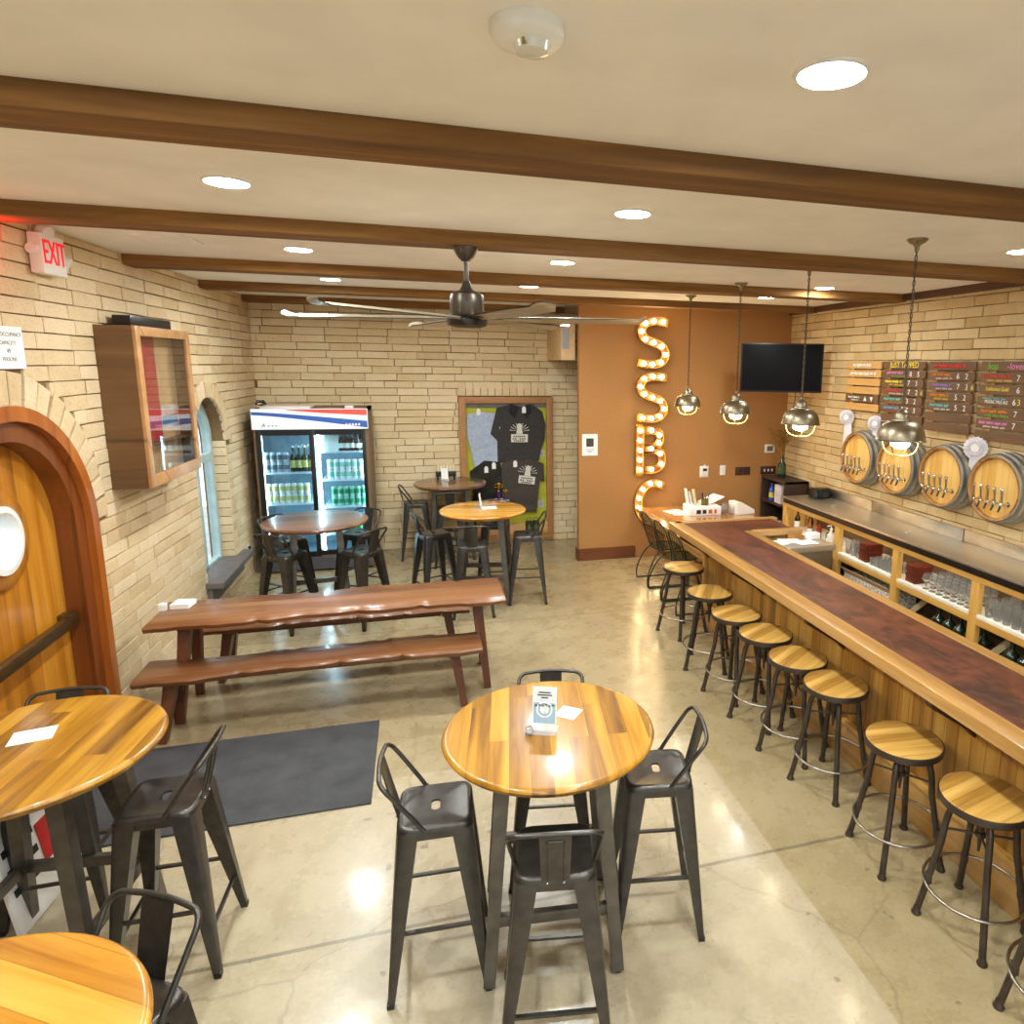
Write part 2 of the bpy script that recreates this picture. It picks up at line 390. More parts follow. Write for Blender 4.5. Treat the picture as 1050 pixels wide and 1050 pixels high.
# left wall with arched door and arched window
PL=lambda u,w,d:(xl(u)+d,u,w)
DC,DRo,DRi,DS=4.62,.84,.64,1.49        # door centre, frame outer/inner radius, spring line
WC,WR,WS,WZ=8.03,.50,1.72,.37          # window centre, radius, spring, sill
def cutL(w0,w1):
    w=(w0+w1)/2; o=[]
    def hw(c,r,s):
        if w<s: return r
        t=r*r-(w-s)**2; return math.sqrt(t) if t>0 else 0
    r=DRo if w<DS-.05 else DRo+.20
    h=hw(DC,r,DS) if w>=DS-.05 else DRo
    if h: o.append((DC-h,DC+h))
    if w>WZ-.02:
        h=hw(WC,WR+.17,WS) if w>=WS-.05 else WR
        if h: o.append((WC-h,WC+h))
    return o
def panelwall(PT,u0,u1,w1,ops,depth,th):
    """mortar backing with arched openings; ops=[(c,r,spring,sill)]"""
    b=MB(); cuts=[u0]
    for c,r,s,z in ops: cuts+= [c-r*math.cos(PI*i/24) for i in range(25)]
    cuts.append(u1)
    def lim(u,t):
        for c,r,s,z in ops:
            if abs(u-c)<r-1e-6 or (abs(u-c)<=r+1e-6 and t): 
                return s+math.sqrt(max(0,r*r-(u-c)**2)),z
        return None
    for a,e in zip(cuts,cuts[1:]):
        m_=lim((a+e)/2,0)
        if m_ is None: b.hexa([PT(a,0,-th),PT(e,0,-th),PT(e,0,0),PT(a,0,0),PT(a,w1,-th),PT(e,w1,-th),PT(e,w1,0),PT(a,w1,0)])
        else:
            za,ze=lim(a,1)[0],lim(e,1)[0]
            b.hexa([PT(a,za,-th),PT(e,ze,-th),PT(e,ze,0),PT(a,za,0),PT(a,w1,-th),PT(e,w1,-th),PT(e,w1,0),PT(a,w1,0)])
            if m_[1]>.01: b.hexa([PT(a,0,-th),PT(e,0,-th),PT(e,0,0),PT(a,0,0),PT(a,m_[1],-th),PT(e,m_[1],-th),PT(e,m_[1],0),PT(a,m_[1],0)])
    return b
wl=struct('wall_left',panelwall(PL,Y0,YB+.1,ZC,[(DC,DRo-.02,DS,0),(WC,WR,WS,WZ)],0,.24),M['mortar'])
b=brickwall(PL,2.6,YB,0,ZC,cutL,rng)
for c,r,w_,s,n in ((DC,DRo,.19,DS,21),(WC,WR,.165,WS,15)):   # voussoirs
    for i in range(n):
        a0,a1=PI*i/n+.012,PI*(i+1)/n-.012
        r1=r+w_+rng.uniform(-.012,.012)
        brick(b,PL,[(c+r*math.cos(a0),s+r*math.sin(a0)),(c+r1*math.cos(a0),s+r1*math.sin(a0)),(c+r1*math.cos(a1),s+r1*math.sin(a1)),(c+r*math.cos(a1),s+r*math.sin(a1))],.022+rng.uniform(0,.008))
for e in (-1,1):  # brick reveal of the window
    z=WZ
    while z<WS:
        y=WC+e*WR; P=lambda u,w,d:(xl(y)-u,y-e*d,w)
        brick(b,P,[(-.01,z+.004),(.16,z+.004),(.16,min(z+.098,WS)-.004),(-.01,min(z+.098,WS)-.004)],.008); z+=.098
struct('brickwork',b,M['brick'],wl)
PK=lambda u,w,d:(u,YB-d,w)
b=MB(); b.bx(-2.3,XR+.2,YB,YB+.15,0,ZC); wk=struct('wall_back',b,M['mortar'])
MF=(.50,1.83,.05,2.14)
def cutK(w0,w1): return [(MF[0]+.02,MF[1]-.02)] if .04<w0 and w1<2.345 else []
b=brickwall(PK,-2.06,3.0,0,ZC,cutK,rng)
u=MF[0]
while u<MF[1]-.02:
    brick(b,PK,[(u+.004,2.155),(u+.098,2.155),(u+.098,2.34),(u+.004,2.34)],.02+rng.uniform(0,.005)); u+=.1023
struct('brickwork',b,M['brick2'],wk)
PRr=lambda u,w,d:(XR-d,u,w)
b=MB(); b.bx(XR,XR+.15,Y0,YB+.1,0,ZC); wr=struct('wall_right',b,M['mortar'])
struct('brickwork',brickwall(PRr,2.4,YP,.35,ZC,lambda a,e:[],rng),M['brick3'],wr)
b=MB()
for x0,x1,z0,z1 in ((-2.7,-1.9,0,ZC),(.3,1.1,0,ZC),(3.9,XR+.2,0,ZC),(-1.9,.3,0,.7),(-1.9,.3,2.9,ZC),(1.1,3.9,0,.7),(1.1,3.9,2.9,ZC)): b.bx(x0,x1,Y0-.15,Y0,z0,z1)
struct('wall_front',b,M['ceil'])
for k,(x0,x1) in enumerate(((-1.9,.3),(1.1,3.9))):  # unseen windows, added to let in cool fill light from behind the camera
    b=MB()
    for q in (x0+.03,x1-.03,(x0+x1)/2): b.bx(q-.03,q+.03,Y0-.12,Y0-.05,.7,2.9)
    b.bx(x0,x1,Y0-.12,Y0-.05,.7,.76); b.bx(x0,x1,Y0-.12,Y0-.05,2.84,2.9); o=part('window_%d'%(k+2),b,M['casew']); o['kind']='structure'
    b=MB(); b.bx(x0,x1,Y0-.09,Y0-.085,.72,2.88); struct('window_pane',b,M['pane'],o)
b=MB(); b.bx(1.96,XR,YP,YP+.12,0,ZC,.004); struct('wall_partition',b,M['paint'])
b=MB(); b.bx(1.945,2.75,YP-.022,YP,0,.165,.004); b.bx(1.938,1.96,YP-.022,YP+.13,0,.165,.004); struct('baseboard_back',b,M['base'])
# outside
b=MB(); b.bx(-9,-2.6,-9,14,-.2,-.05); b.bx(-2.6,9,-9,Y0-.2,-.2,-.05); o=struct('ground_outside',b,plain('pavement',(176,174,170),.9))
b=MB()
for k in range(14): b.bx(-6.6,-6.4,6.0+k*.9,6.6+k*.9,0,4.6)
struct('wall_outside',b,plain('shopfront_blue',(58,88,122),.5))
b=MB(); b.bx(-7.0,-6.7,2,20,0,7); 
for k in range(8): b.bx(-6.72,-6.35,2,20,2.9+.45*k,3.1+.45*k)
struct('wall_outside_shop',b,plain('shopfront_white',(226,234,238),.6))
# ---- door
def arcpoly(c,r,s,n=28,z0=0): return [(c+r,z0)]+[(c+r*math.cos(PI*i/n),s+r*math.sin(PI*i/n)) for i in range(n+1)]+[(c-r,z0)]
def archband(b,c,r0,r1,s,d0,d1,n=36):
    pts=[(1,0)]+[(math.cos(PI*i/n),math.sin(PI*i/n)) for i in range(n+1)]+[(-1,0)]
    for k,(p,q) in enumerate(zip(pts,pts[1:])):
        f=lambda v,r,z:(c+r*v[0],z)
        za=[0 if k==0 else s+r*p[1] for r in (r0,r1)]; ze=[0 if k==len(pts)-2 else s+r*q[1] for r in (r0,r1)]
        A=[PL(c+r0*p[0],za[0],d0),PL(c+r1*p[0],za[1],d0),PL(c+r1*q[0],ze[1],d0),PL(c+r0*q[0],ze[0],d0)]
        B=[PL(c+r0*p[0],za[0],d1),PL(c+r1*p[0],za[1],d1),PL(c+r1*q[0],ze[1],d1),PL(c+r0*q[0],ze[0],d1)]
        b.hexa(A+B)
b=MB(); archband(b,DC,.755,DRo,DS,-.06,.045); 
for f in [f for f in b.bm.faces if sum(1 for e in f.edges if len(e.link_faces)>2)>=2 and 0]: pass
door=struct('door_1',None,None) if 0 else part('door_1',b,M['doorf'],None,None,0); door['kind']='structure'
b=MB(); archband(b,DC,DRi,.756,DS,-.2,.0); struct('door_jamb',b,M['jamb'],door,0)
PH=(4.66,1.56)  # porthole
b=MB(); n=48; ring=[]; outer=[]
hr=.2
poly=arcpoly(DC,DRi+.02,DS,n=40)
# leaf with a round hole: radial strips from hole to outline
def outl(a):
    dx,dz=math.cos(a),math.sin(a); t=0
    lo,hi=.2,4
    def inside(t):
        y,z=PH[0]+dx*t,PH[1]+dz*t
        if z<0.01: return False
        if z<DS: return abs(y-DC)<DRi+.02
        return (y-DC)**2+(z-DS)**2<(DRi+.02)**2
    for _ in range(40):
        m_=(lo+hi)/2
        if inside(m_): lo=m_
        else: hi=m_
    return (PH[0]+dx*lo,PH[1]+dz*lo)
angs=sorted(set([2*PI*i/64 for i in range(64)]+[math.atan2(.012-PH[1],DC+DRi+.019-PH[0])%(2*PI),math.atan2(.012-PH[1],DC-DRi-.019-PH[0])%(2*PI)]))
fr=[];bk=[];fo=[];bo=[]
for a in angs:
    y,z=PH[0]+hr*math.cos(a),PH[1]+hr*math.sin(a); oy,oz=outl(a)
    fr.append(b.V(PL(y,z,-.12)));bk.append(b.V(PL(y,z,-.18)));fo.append(b.V(PL(oy,oz,-.12)));bo.append(b.V(PL(oy,oz,-.18)))
for i in range(len(angs)):
    j=(i+1)%len(angs)
    b.F([fr[i],fr[j],fo[j],fo[i]]);b.F([bk[j],bk[i],bo[i],bo[j]]);b.F([fr[j],fr[i],bk[i],bk[j]])
leaf=struct('door_leaf',b,M['doorw'],door,0)
Mx=basis((xl(PH[0])-.12,PH[0],PH[1]),(0,1,0),(0,0,1),(1,0,0))
b=MB(); b.lathe([(.2,-.01),(.2,.03),(.275,.03),(.285,.022),(.285,0)],n=48,M=Mx.to_3x3(),c=Mx.translation); struct('porthole_ring',b,M['doorw'],leaf,40)
b=MB(); b.lathe([(.15,-.07),(.15,.035),(.165,.045),(.2,.04),(.2,-.07)],n=48,M=Mx.to_3x3(),c=Mx.translation); struct('porthole_trim',b,M['white'],leaf,40)
b=MB(); b.lathe([(0,-.045),(.155,-.045)],n=32,M=Mx.to_3x3(),c=Mx.translation); struct('porthole_pane',b,M['pane'],leaf)
b=MB(); b.box((xl(4.6)-.045,4.62,.885),(.05,1.22,.075),.008)
for y in (4.06,5.18): b.box((xl(y)-.09,y,.885),(.09,.09,.1),.008)
struct('push_bar',b,M['bronze'],door,40)
# ---- window
b=MB()
def wband(r0,r1,d0,d1,sill):
    pts=[(1,0,sill)]+[(math.cos(PI*i/28),math.sin(PI*i/28),None) for i in range(29)]+[(-1,0,sill)]
    for p,q in zip(pts,pts[1:]):
        g=lambda v,r:(WC+r*v[0],v[2] if v[2] is not None else WS+r*v[1])
        A=[PL(*g(p,r0),d0),PL(*g(p,r1),d0),PL(*g(q,r1),d0),PL(*g(q,r0),d0)];B=[PL(*g(p,r0),d1),PL(*g(p,r1),d1),PL(*g(q,r1),d1),PL(*g(q,r0),d1)]
        b.hexa(A+B)
wband(.43,.495,-.2,-.12,WZ)
fm=plain('window_frame_paint',(176,196,196),.5)
b.hexa([PL(WC-.45,WS-.2,-.19),PL(WC+.45,WS-.2,-.19),PL(WC+.45,WS-.2,-.125),PL(WC-.45,WS-.2,-.125),PL(WC-.45,WS-.12,-.19),PL(WC+.45,WS-.12,-.19),PL(WC+.45,WS-.12,-.125),PL(WC-.45,WS-.12,-.125)])
b.hexa([PL(WC-.45,WZ,-.19),PL(WC+.45,WZ,-.19),PL(WC+.45,WZ,-.125),PL(WC-.45,WZ,-.125),PL(WC-.45,WZ+.06,-.19),PL(WC+.45,WZ+.06,-.19),PL(WC+.45,WZ+.06,-.125),PL(WC-.45,WZ+.06,-.125)])
b.hexa([PL(WC-.05,WZ,-.19),PL(WC+.02,WZ,-.19),PL(WC+.02,WZ,-.125),PL(WC-.05,WZ,-.125),PL(WC-.05,WS-.15,-.19),PL(WC+.02,WS-.15,-.19),PL(WC+.02,WS-.15,-.125),PL(WC-.05,WS-.15,-.125)])
win=part('window_1',b,fm); win['kind']='structure'
b=MB(); pl=[PL(p[0],p[1],-.16) for p in arcpoly(WC,.45,WS,28,WZ)]; b.F([b.V(p) for p in pl]); struct('window_pane',b,M['pane'],win)
slate=plain('slate_sill',(112,104,100),.55)
b=MB(); b.box((xl(8.1)-.02,8.12,.375),(.36,1.36,.055),.006); b.box((xl(8.1)+.015,8.12,.25),(.06,1.3,.16),.004); struct('window_sill',b,slate,win,30)
# ceiling access panel / vent
b=MB(); b.bx(-1.75,-1.4,5.35,5.62,ZC-.012,ZC+.005,.004)
for k in range(6): b.bx(-1.72,-1.43,5.375+k*.04,5.395+k*.04,ZC-.018,ZC-.008)
single('ceiling_vent',b,M['white'],'white rectangular vent set in the ceiling near the exit sign','vent')
# ---- ceiling lights
tr=M['white']
pos=[(-.8,-2.1),(1.1,-2.1),(3.86,-2.1),(-.8,-.1),(1.1,-.1),(3.86,-.1),(-.8,1.79),(1.1,1.79),(3.86,1.79),(-.8,3.66),(1.1,3.63),(3.86,3.81),(-.8,5.6),(1.1,5.5),(-.8,7.46),(1.1,7.24),(3.87,6.18),(3.8,7.25)]
vis={7:'large bright recessed ceiling light nearest the smoke detector',9:'recessed ceiling light between the two nearest beams, on the window wall side',10:'recessed ceiling light between the two nearest beams, toward the bar',
 12:'recessed ceiling light beside the fan, on the window wall side',13:'recessed ceiling light just beyond the fan, toward the bar',14:'small recessed ceiling light above the drinks cooler end',15:'small recessed ceiling light beyond the fan, last before the merchandise frame',
 11:'recessed ceiling light by the menu wall, at the picture edge',16:'recessed ceiling light above the back bar, nearer the menu boards',17:'recessed ceiling light above the back bar, nearer the brown wall'}
dl=None
for i,(x,y) in enumerate(pos):
    if dl is None:
        dl=thing('ceiling_light','recessed ceiling light behind the viewer','ceiling light',(x,y,ZC),0,'recessed ceiling lights')
        b=MB(); b.lathe([(.088,-.003),(.091,-.009),(.1,-.007),(.104,0)],n=32); part('trim_ring',b,tr,dl)
        b=MB(); b.lathe([(.088,-.004),(.06,-.0085),(0,-.01)],n=28); part('lens',b,M['lens'],dl,smooth=60)
    else:
        o=dup(dl,(x,y,ZC),0,vis.get(i,'recessed ceiling light behind the viewer'))
        if x>3:
            for k_ in o.children:
                if k_.name.startswith('lens'): k_.data=k_.data.copy(); k_.data.materials[0]=M['lensdim']
# ---- smoke detector with strobe
t=thing('smoke_detector','white domed smoke detector with clear strobe on the ceiling','smoke detector',(.275,1.79,ZC))
b=MB(); b.lathe([(.088,0),(.09,-.02),(.08,-.036),(.05,-.046),(0,-.05)],n=40); part('body',b,M['white'],t)
b=MB(); b.lathe([(.045,-.042),(.04,-.062),(.02,-.07),(0,-.071)],c=(.008,-.012,0),n=24); part('strobe_lens',b,plain('strobe_plastic',(226,224,214),.15,coat=.5),t)
b=MB(); b.box((-.014,-.045,-.05),(.012,.008,.02),.002); part('strobe_tube',b,plain('strobe_yellow',(150,140,70),.4),t)
b=MB(); b.lathe([(.0,-.048),(.006,-.047)],c=(-.035,-.03,.003),n=12); part('indicator',b,M['red'],t)
# ---- exit sign
t=thing('exit_sign','white EXIT sign with red letters and twin lamp heads high on the left wall','exit sign',M=BL((xl(5.2)+.02,5.2,3.21)))
b=MB(); b.box((0,.0,.045),(.27,.235,.07),.012); b.box((0,0,.015),(.2,.2,.05),.01); part('housing',b,M['white'],t)
text('EXIT',.2,M['exitred'],t,Matrix.Translation((0,.005,.0815)),sx=.62,ext=.003,label='red EXIT lettering')
for x,y in ((-.02,.135),(.165,-.02)):
    b=MB(); b.lathe([(0,-.035),(.028,-.03),(.042,0),(.048,.03),(.04,.038),(0,.034)],c=(x,y,.045),n=20,M=Matrix.Rotation(R(20 if x>.1 else -10),3,'Y')@Matrix.Rotation(R(30),3,'X')); b.cyl((x*.7,y*.7,.02),(x,y,.03),.016,n=10); part('lamp_head',b,M['white'],t)
b=MB(); b.lathe([(0,-.02),(.03,-.018),(.034,0),(.03,.025),(0,.03)],c=(-.137,.02,.036),n=20,M=Matrix.Rotation(R(-90),3,'Y')); part('side_cap',b,M['white'],t)
li=bpy.data.lights.new('added_red_glow','POINT'); li.energy=.9; li.color=(1,.03,.02); li.shadow_soft_size=.04; lo=bpy.data.objects.new('added_red_glow',li); link(lo,t); lo.location=(-.6,.02,.13)  # added red lamp beside the sign, for a red source out of view
# ---- occupancy notice
t=thing('notice_sheet','white occupancy notice sheet taped high on the left brick wall','notice',M=BL((xl(4.74)+.026,4.74,2.65)))
b=MB(); b.box((0,0,0),(.3,.235,.002)); part('sheet',b,M['paper'],t)
for s,y,z in (('MAX OCCUPANCY',.072,.032),('CAPACITY',.025,.032),('49',-.02,.036),('PERSONS',-.065,.032)): text(s,z,M['ink'],t,Matrix.Translation((0,y,.0015)),ext=.0003)
# ---------------------------------------------------------------- pub tables
def pub_table(name,label,loc,rz,r,mat,group='round pub tables',h=1.02):
    t=thing(name,label,'table',(loc[0],loc[1],0),rz,group)
    b=MB(); b.lathe([(0,h),(r-.022,h),(r-.012,h-.0015),(r-.004,h-.008),(r-.001,h-.016),(r-.004,h-.024),(r-.012,h-.03),(r-.02,h-.042),(0,h-.042)],n=96); part('tabletop',b,mat,t,smooth=35)
    b=MB(); b.box((0,0,h-.05),(.5,.5,.012)); 
    for s in (-1,1): b.box((s*.2,0,h-.07),(.03,.42,.05)); b.box((0,s*.2,h-.07),(.42,.03,.05))
    part('top_frame',b,M['tleg'],t)
    for sx in (-1,1):
        for sy in (-1,1):
            b=MB(); b.bar((sx*.2,sy*.2,h-.05),(sx*.275,sy*.275,.012),.062,.062,.05,.05); lg=part('leg',b,M['tleg'],t,smooth=0)
            b=MB(); b.cyl((sx*.275,sy*.275,0),(sx*.275,sy*.275,.018),.02,n=12); part('foot',b,M['black'],lg)
    k=.255
    for s in (-1,1):
        b=MB(); b.box((0,s*k,.3),(2*k,.03,.05),.003); part('stretcher',b,M['tleg'],t)
        b=MB(); b.box((s*k,0,.3),(.03,2*k,.05),.003); part('stretcher',b,M['tleg'],t)
    return t
pub_table('pub_table','round honey plank pub table in the middle with a small standing sign',(.49,2.77),R(-7),.465,M['top'])
pub_table('pub_table','round plank pub table beside the arched wooden door',(-1.6,3.16),R(-6),.482,M['top'])
pub_table('pub_table','round plank pub table at the bottom left corner, nearest the viewer',(-1.15,1.6),R(-32),.468,M['topy'])
pub_table('pub_table','round yellow pub table in front of the framed shirts',(.61,7.56),R(-10),.47,M['topy'])
pub_table('pub_table','round brown pub table against the far brick wall by the framed shirts',(.335,9.40),R(0),.48,M['topd'])
pub_table('pub_table','round dark plank pub table in front of the drinks cooler',(-1.07,7.39),R(8),.5,M['topd'])
# ---------------------------------------------------------------- metal stools with low back
def sqr(a,e,r):
    """rounded square radius by angle"""
    c,s=abs(math.cos(a)),abs(math.sin(a)); return 1/((c/e)**r+(s/e)**r)**(1/r)
def metal_chair(mat):
    h=.76; t=thing('metal_bar_chair','x','bar chair',(0,0,0),0,'black metal bar chairs with low backs')
    b=MB(); n=64; rings=[]
    def ring(f,z): rings.append([b.V((f(2*PI*k/n)[0],f(2*PI*k/n)[1],z)) for k in range(n)])
    hole=lambda a:(.017*math.cos(a)+0,.038*math.sin(a))
    def hole(a): 
        c,s=math.cos(a),math.sin(a); return (.016*c+(.02 if c>1e-6 else -.02 if c<-1e-6 else 0),.018*s)
    sq=lambda e,r=7:(lambda a:(sqr(a,e,r)*math.cos(a),sqr(a,e,r)*math.sin(a)))
    ring(hole,h-.012); ring(hole,h-.003); ring(sq(.126,9),h-.003); ring(sq(.137,9),h+.002); ring(sq(.147),h-.002); ring(sq(.152),h-.01); ring(sq(.153,8),h-.032); ring(sq(.149,8),h-.032)
    for A,B in zip(rings,rings[1:]):
        for k in range(n): b.F([A[k],A[(k+1)%n],B[(k+1)%n],B[k]])
    part('seat',b,mat,t,smooth=50)
    b=MB()
    for s in (-1,1): b.box((s*.138,0,h-.045),(.012,.2,.034)); b.box((0,s*.138,h-.045),(.2,.012,.034))
    part('apron',b,mat,t)
    for sx in (-1,1):
        for sy in (-1,1):
            b=MB(); A=Vector((sx*.108,sy*.108,h-.024)); B=Vector((sx*.202,sy*.197,.004)); 
            q=[]
            for p,w in ((A,.086),(A*.62+B*.38,.066),(B,.028)):
                o=[]
                for dx,dy in ((-.5,-.5),(.5,-.5),(.5,.5),(-.5,.5)):
                    o.append(Vector((p.x+dx*w,p.y+dy*w,p.z)))
                # chamfer the outward corner
                q.append(o)
            rs=[]
            for o in q:
                v=[]
                for k,p in enumerate(o):
                    out=(p-sum(o,Vector())/4); 
                    if out.x*sx>0 and out.y*sy>0:
                        w=abs(out.x)*.55; pr=o[k-1];nx=o[(k+1)%4]
                        v+= [p+(pr-p).normalized()*w, p+((pr-p).normalized()+(nx-p).normalized())*w*.29, p+(nx-p).normalized()*w]
                    else: v.append(p)
                rs.append([b.V(x) for x in v])
            for a_,c_ in zip(rs,rs[1:]):
                m_=len(a_)
                for k in range(m_): b.F([a_[k],a_[(k+1)%m_],c_[(k+1)%m_],c_[k]])
            b.F(rs[0]); b.F(rs[-1])
            lg=part('leg',b,mat,t,smooth=40)
            b=MB(); b.box((sx*.2025,sy*.1975,.012),(.03,.03,.024),.004); part('foot_cap',b,M['black'],lg)
    f=lambda z:(.112+(h-.022-z)/(h-.026)*.088)
    for s in (-1,1):
        z=.2; b=MB(); b.bar((-f(z),s*f(z),z),(f(z),s*f(z),z),.016,.012); part('footrest',b,mat,t)
        z=.3; b=MB(); b.bar((s*f(z),-f(z),z),(s*f(z),f(z),z),.016,.012); part('footrest',b,mat,t)
    P=[(-.152,-.045,h-.012),(-.156,-.07,h+.03),(-.166,-.15,h+.148),(-.166,-.182,h+.192),(-.146,-.2,h+.212),(-.11,-.207,h+.219),(0,-.214,h+.224)]
    P=P+[(-x,y,z) for x,y,z in P[-2::-1]]
    b=MB(); b.tube(catmull(P,5),.0095,10)
    for s in (-1,1): b.cyl((s*.146,-.045,h-.012),(s*.16,-.045,h-.012),.012,n=10)
    part('back_frame',b,mat,t,smooth=60)
    b=MB(); w=.052
    def g(u,v): 
        x=(u-.5)*2*w*(1+.12*v); return (x,-.149-.058*v**1.15-.012*math.cos(x/w*1.2)*math.sin(v*PI)*.8+.0,h-.02+.238*v)
    G=b.grid(g,8,8); G2=b.grid(lambda u,v:tuple(Vector(g(u,v))+Vector((0,.004,0))),8,8)
    for s in (-.55,.55): b.tube([Vector(g(.5+s*.5,.12))+Vector((0,-.002,0)),Vector(g(.5+s*.5,.5))+Vector((0,-.002,0)),Vector(g(.5+s*.5,.85))+Vector((0,-.002,0))],.003,6)
    b.tube([Vector(g(.28,.87))+Vector((0,-.002,0)),Vector(g(.72,.87))+Vector((0,-.002,0))],.003,6)
    part('back_splat',b,mat,t,smooth=50)
    for s in (-.03,.03):
        b=MB(); b.sphere((s,-.156,h-.016),.006,8); part('bolt',b,M['chrome'],t)
    return t
C0=metal_chair(M['metal'])
D=lambda deg:R(deg)
chairs=[ # x,y,rz (0 = back toward the viewer), label
 (.43,2.325,D(-10),'black metal bar chair in front of the middle table, back to the viewer'),
 (-.005,2.735,D(-93),'black metal bar chair left of the middle table, seat fully visible'),
 (.985,2.745,D(80),'black metal bar chair right of the middle table'),
 (.575,3.2,D(170),'black metal bar chair behind the middle table, only backrest and legs showing'),
 (-1.115,3.105,D(88),'black metal bar chair between the door table and the dark floor mat'),
 (-1.72,3.6,D(180),'black metal bar chair behind the door table, against the arched door'),
 (-.93,1.98,D(150),'black metal bar chair at the bottom left table, backrest showing'),
 (.075,7.66,D(-68),'black metal bar chair left of the yellow table'),
 (.455,7.09,D(-4),'black metal bar chair in front of the yellow table, back to the viewer'),
 (1.07,7.37,D(82),'black metal bar chair right of the yellow table, beside open floor'),
 (.78,8.02,D(172),'black metal bar chair behind the yellow table, mostly hidden'),
 (-.12,9.46,D(-90),'black metal bar chair left of the far table, against the brick wall'),
 (.3,9.0,D(0),'black metal bar chair in front of the far table, tucked under its top'),
 (-1.33,7.14,D(-34),'black metal bar chair at front left of the dark cooler table'),
 (-1.42,7.72,D(-130),'black metal bar chair at rear left of the dark cooler table, by the window wall'),
 (-.63,7.1,D(48),'black metal bar chair at front right of the dark cooler table'),
 (-.72,7.86,D(145),'black metal bar chair at rear right of the dark cooler table, before the cooler doors')]
for i,(x,y,a,l) in enumerate(chairs):
    if i==0: C0.location=(x,y,0); C0.rotation_euler=(0,0,a); C0['label']=l
    else: dup(C0,(x,y,0),a,l)
# ---------------------------------------------------------------- live edge table and benches
def slab(L,W,z,th,seed,mid):
    rg=random.Random(seed); n=70; b=MB()
    ph=[rg.random()*6 for _ in range(8)]
    def edge(u,s):
        x=u*L
        e=.018*math.sin(x*3.1+ph[0]+s)+.012*math.sin(x*7.3+ph[1]*s)+.006*math.sin(x*17+ph[2]+s*2)+.004*math.sin(x*39+ph[3]*s)
        for q in (.35,.62,.8): e-=.03*math.exp(-((u-q-s*.06)/.012)**2)
        return s*(W/2+e)
    rows=[]
    for i in range(n+1):
        u=i/n; x=(u-.5)*L; yf,yb=edge(u,-1),edge(u,1)
        rows.append([b.V(p) for p in ((x,yf+.012,z),(x,yf,z-.012),(x,yf+.016,z-th),(x,yb-.016,z-th),(x,yb,z-.012),(x,yb-.012,z),(x,yb*.4,z),(x,yf*.4,z))])
    for A,B in zip(rows,rows[1:]):
        for k in range(8): b.F([A[k],A[(k+1)%8],B[(k+1)%8],B[k]])
    b.F(rows[0]); b.F(rows[-1][::-1])
    return b
def slabset(name,label,cat,loc,rz,L,W,h,th,seed,lx,sp,group=None):
    t=thing(name,label,cat,(loc[0],loc[1],0),rz,group)
    part('tabletop' if cat=='table' else 'seat',slab(L,W,h,th,seed,0),M['live'],t,smooth=50)
    for sx in (-1,1):
        xx=sx*L/2*lx
        b=MB(); b.box((xx,0,h-th-.02),(.09,W*.62,.04),.004); part('top_rail',b,M['liveleg'],t)
        for sy in (-1,1):
            b=MB(); b.bar((xx,sy*W*.2,h-th-.005),(xx+sx*.06,sy*sp,.0),.1,.075,.06,.05); part('leg',b,M['liveleg'],t,smooth=0)
    b=MB(); b.box((0,0,h-th-.035),(L*lx-.1,.05,.05),.004); part('stretcher',b,M['liveleg'],t)
    return t
slabset('live_edge_table','long live-edge wooden table running out from the left brick wall','table',(-.665,5.555),R(.2),2.5,.57,.76,.042,3,.83,.24)
slabset('live_edge_bench','long live-edge bench in front of the slab table, nearer the floor mat','bench',(-.78,5.22),R(.3),2.32,.36,.46,.045,7,.82,.17,'live-edge benches')
slabset('live_edge_bench','long live-edge bench behind the slab table, toward the cooler','bench',(-.72,6.12),R(.4),2.12,.33,.46,.045,9,.82,.16,'live-edge benches')
b=MB(); b.box((0,0,.006),(1.66,1.01,.012),.004); t=single('floor_mat',b,M['mat'],'dark charcoal entrance mat on the concrete floor before the arched door','mat',(-1.21,4.46,0),R(.3))
# ---------------------------------------------------------------- bar
ZT=1.07; X0=2.327; X1=2.99; YE=6.28; YN=-1.2
bar=thing('bar_counter','long wood-fronted bar counter with red-brown patina top and oak rim','bar counter',(0,0,0))
b=MB(); b.bx(X0+.12,X1-.075,YN,YE-.09,ZT-.05,ZT-.004); b.bx(X1-.08,3.42,5.78,YE-.09,ZT-.05,ZT-.004); part('counter_top',b,M['copper'],bar)
b=MB(); b.bx(X0,X0+.125,YN,YE,ZT-.07,ZT,.006); part('front_rim',b,M['rim'],bar,smooth=30)
b=MB(); b.bx(X1-.085,X1,YN,5.76,ZT-.05,ZT,.005); part('back_rim',b,M['rim'],bar,smooth=30)
m_=wood('bar_end_oak',(146,104,54),(184,140,84),(206,166,110),pw=.8,axis=0,rough=.32,coat=.35,grain=20,var=.1)
b=MB(); b.bx(X0+.06,3.5,YE-.085,YE,ZT-.05,ZT,.005); b.bx(X1,3.5,5.7,5.785,ZT-.05,ZT,.005); part('end_rim',b,m_,bar,smooth=30)
b=MB(); y=YN
rg=random.Random(2)
while y<YE-.12:
    w=.095; e=min(y+w,YE-.1); b.bx(2.665,2.69+rg.uniform(-.001,.001),y+.0015,e-.0015,.02,ZT-.05,.002); y+=w
part('front_boards',b,M['board'],bar,smooth=30)
b=MB(); b.bx(2.69,2.95,YN,YE-.1,0,ZT-.05); b.bx(2.69,3.4,5.8,YE-.1,0,ZT-.05); part('carcass',b,M['shelfw'],bar)
b=MB(); b.bx(2.645,2.668,YN,YE-.1,0,.26,.003); part('kick_board',b,M['rim'],bar)
b=MB(); b.bx(2.632,2.67,YN,YE-.1,.255,.285,.006); part('kick_rail',b,M['shelfw'],bar)
br=plain('bracket_dark',(74,44,28),.5)
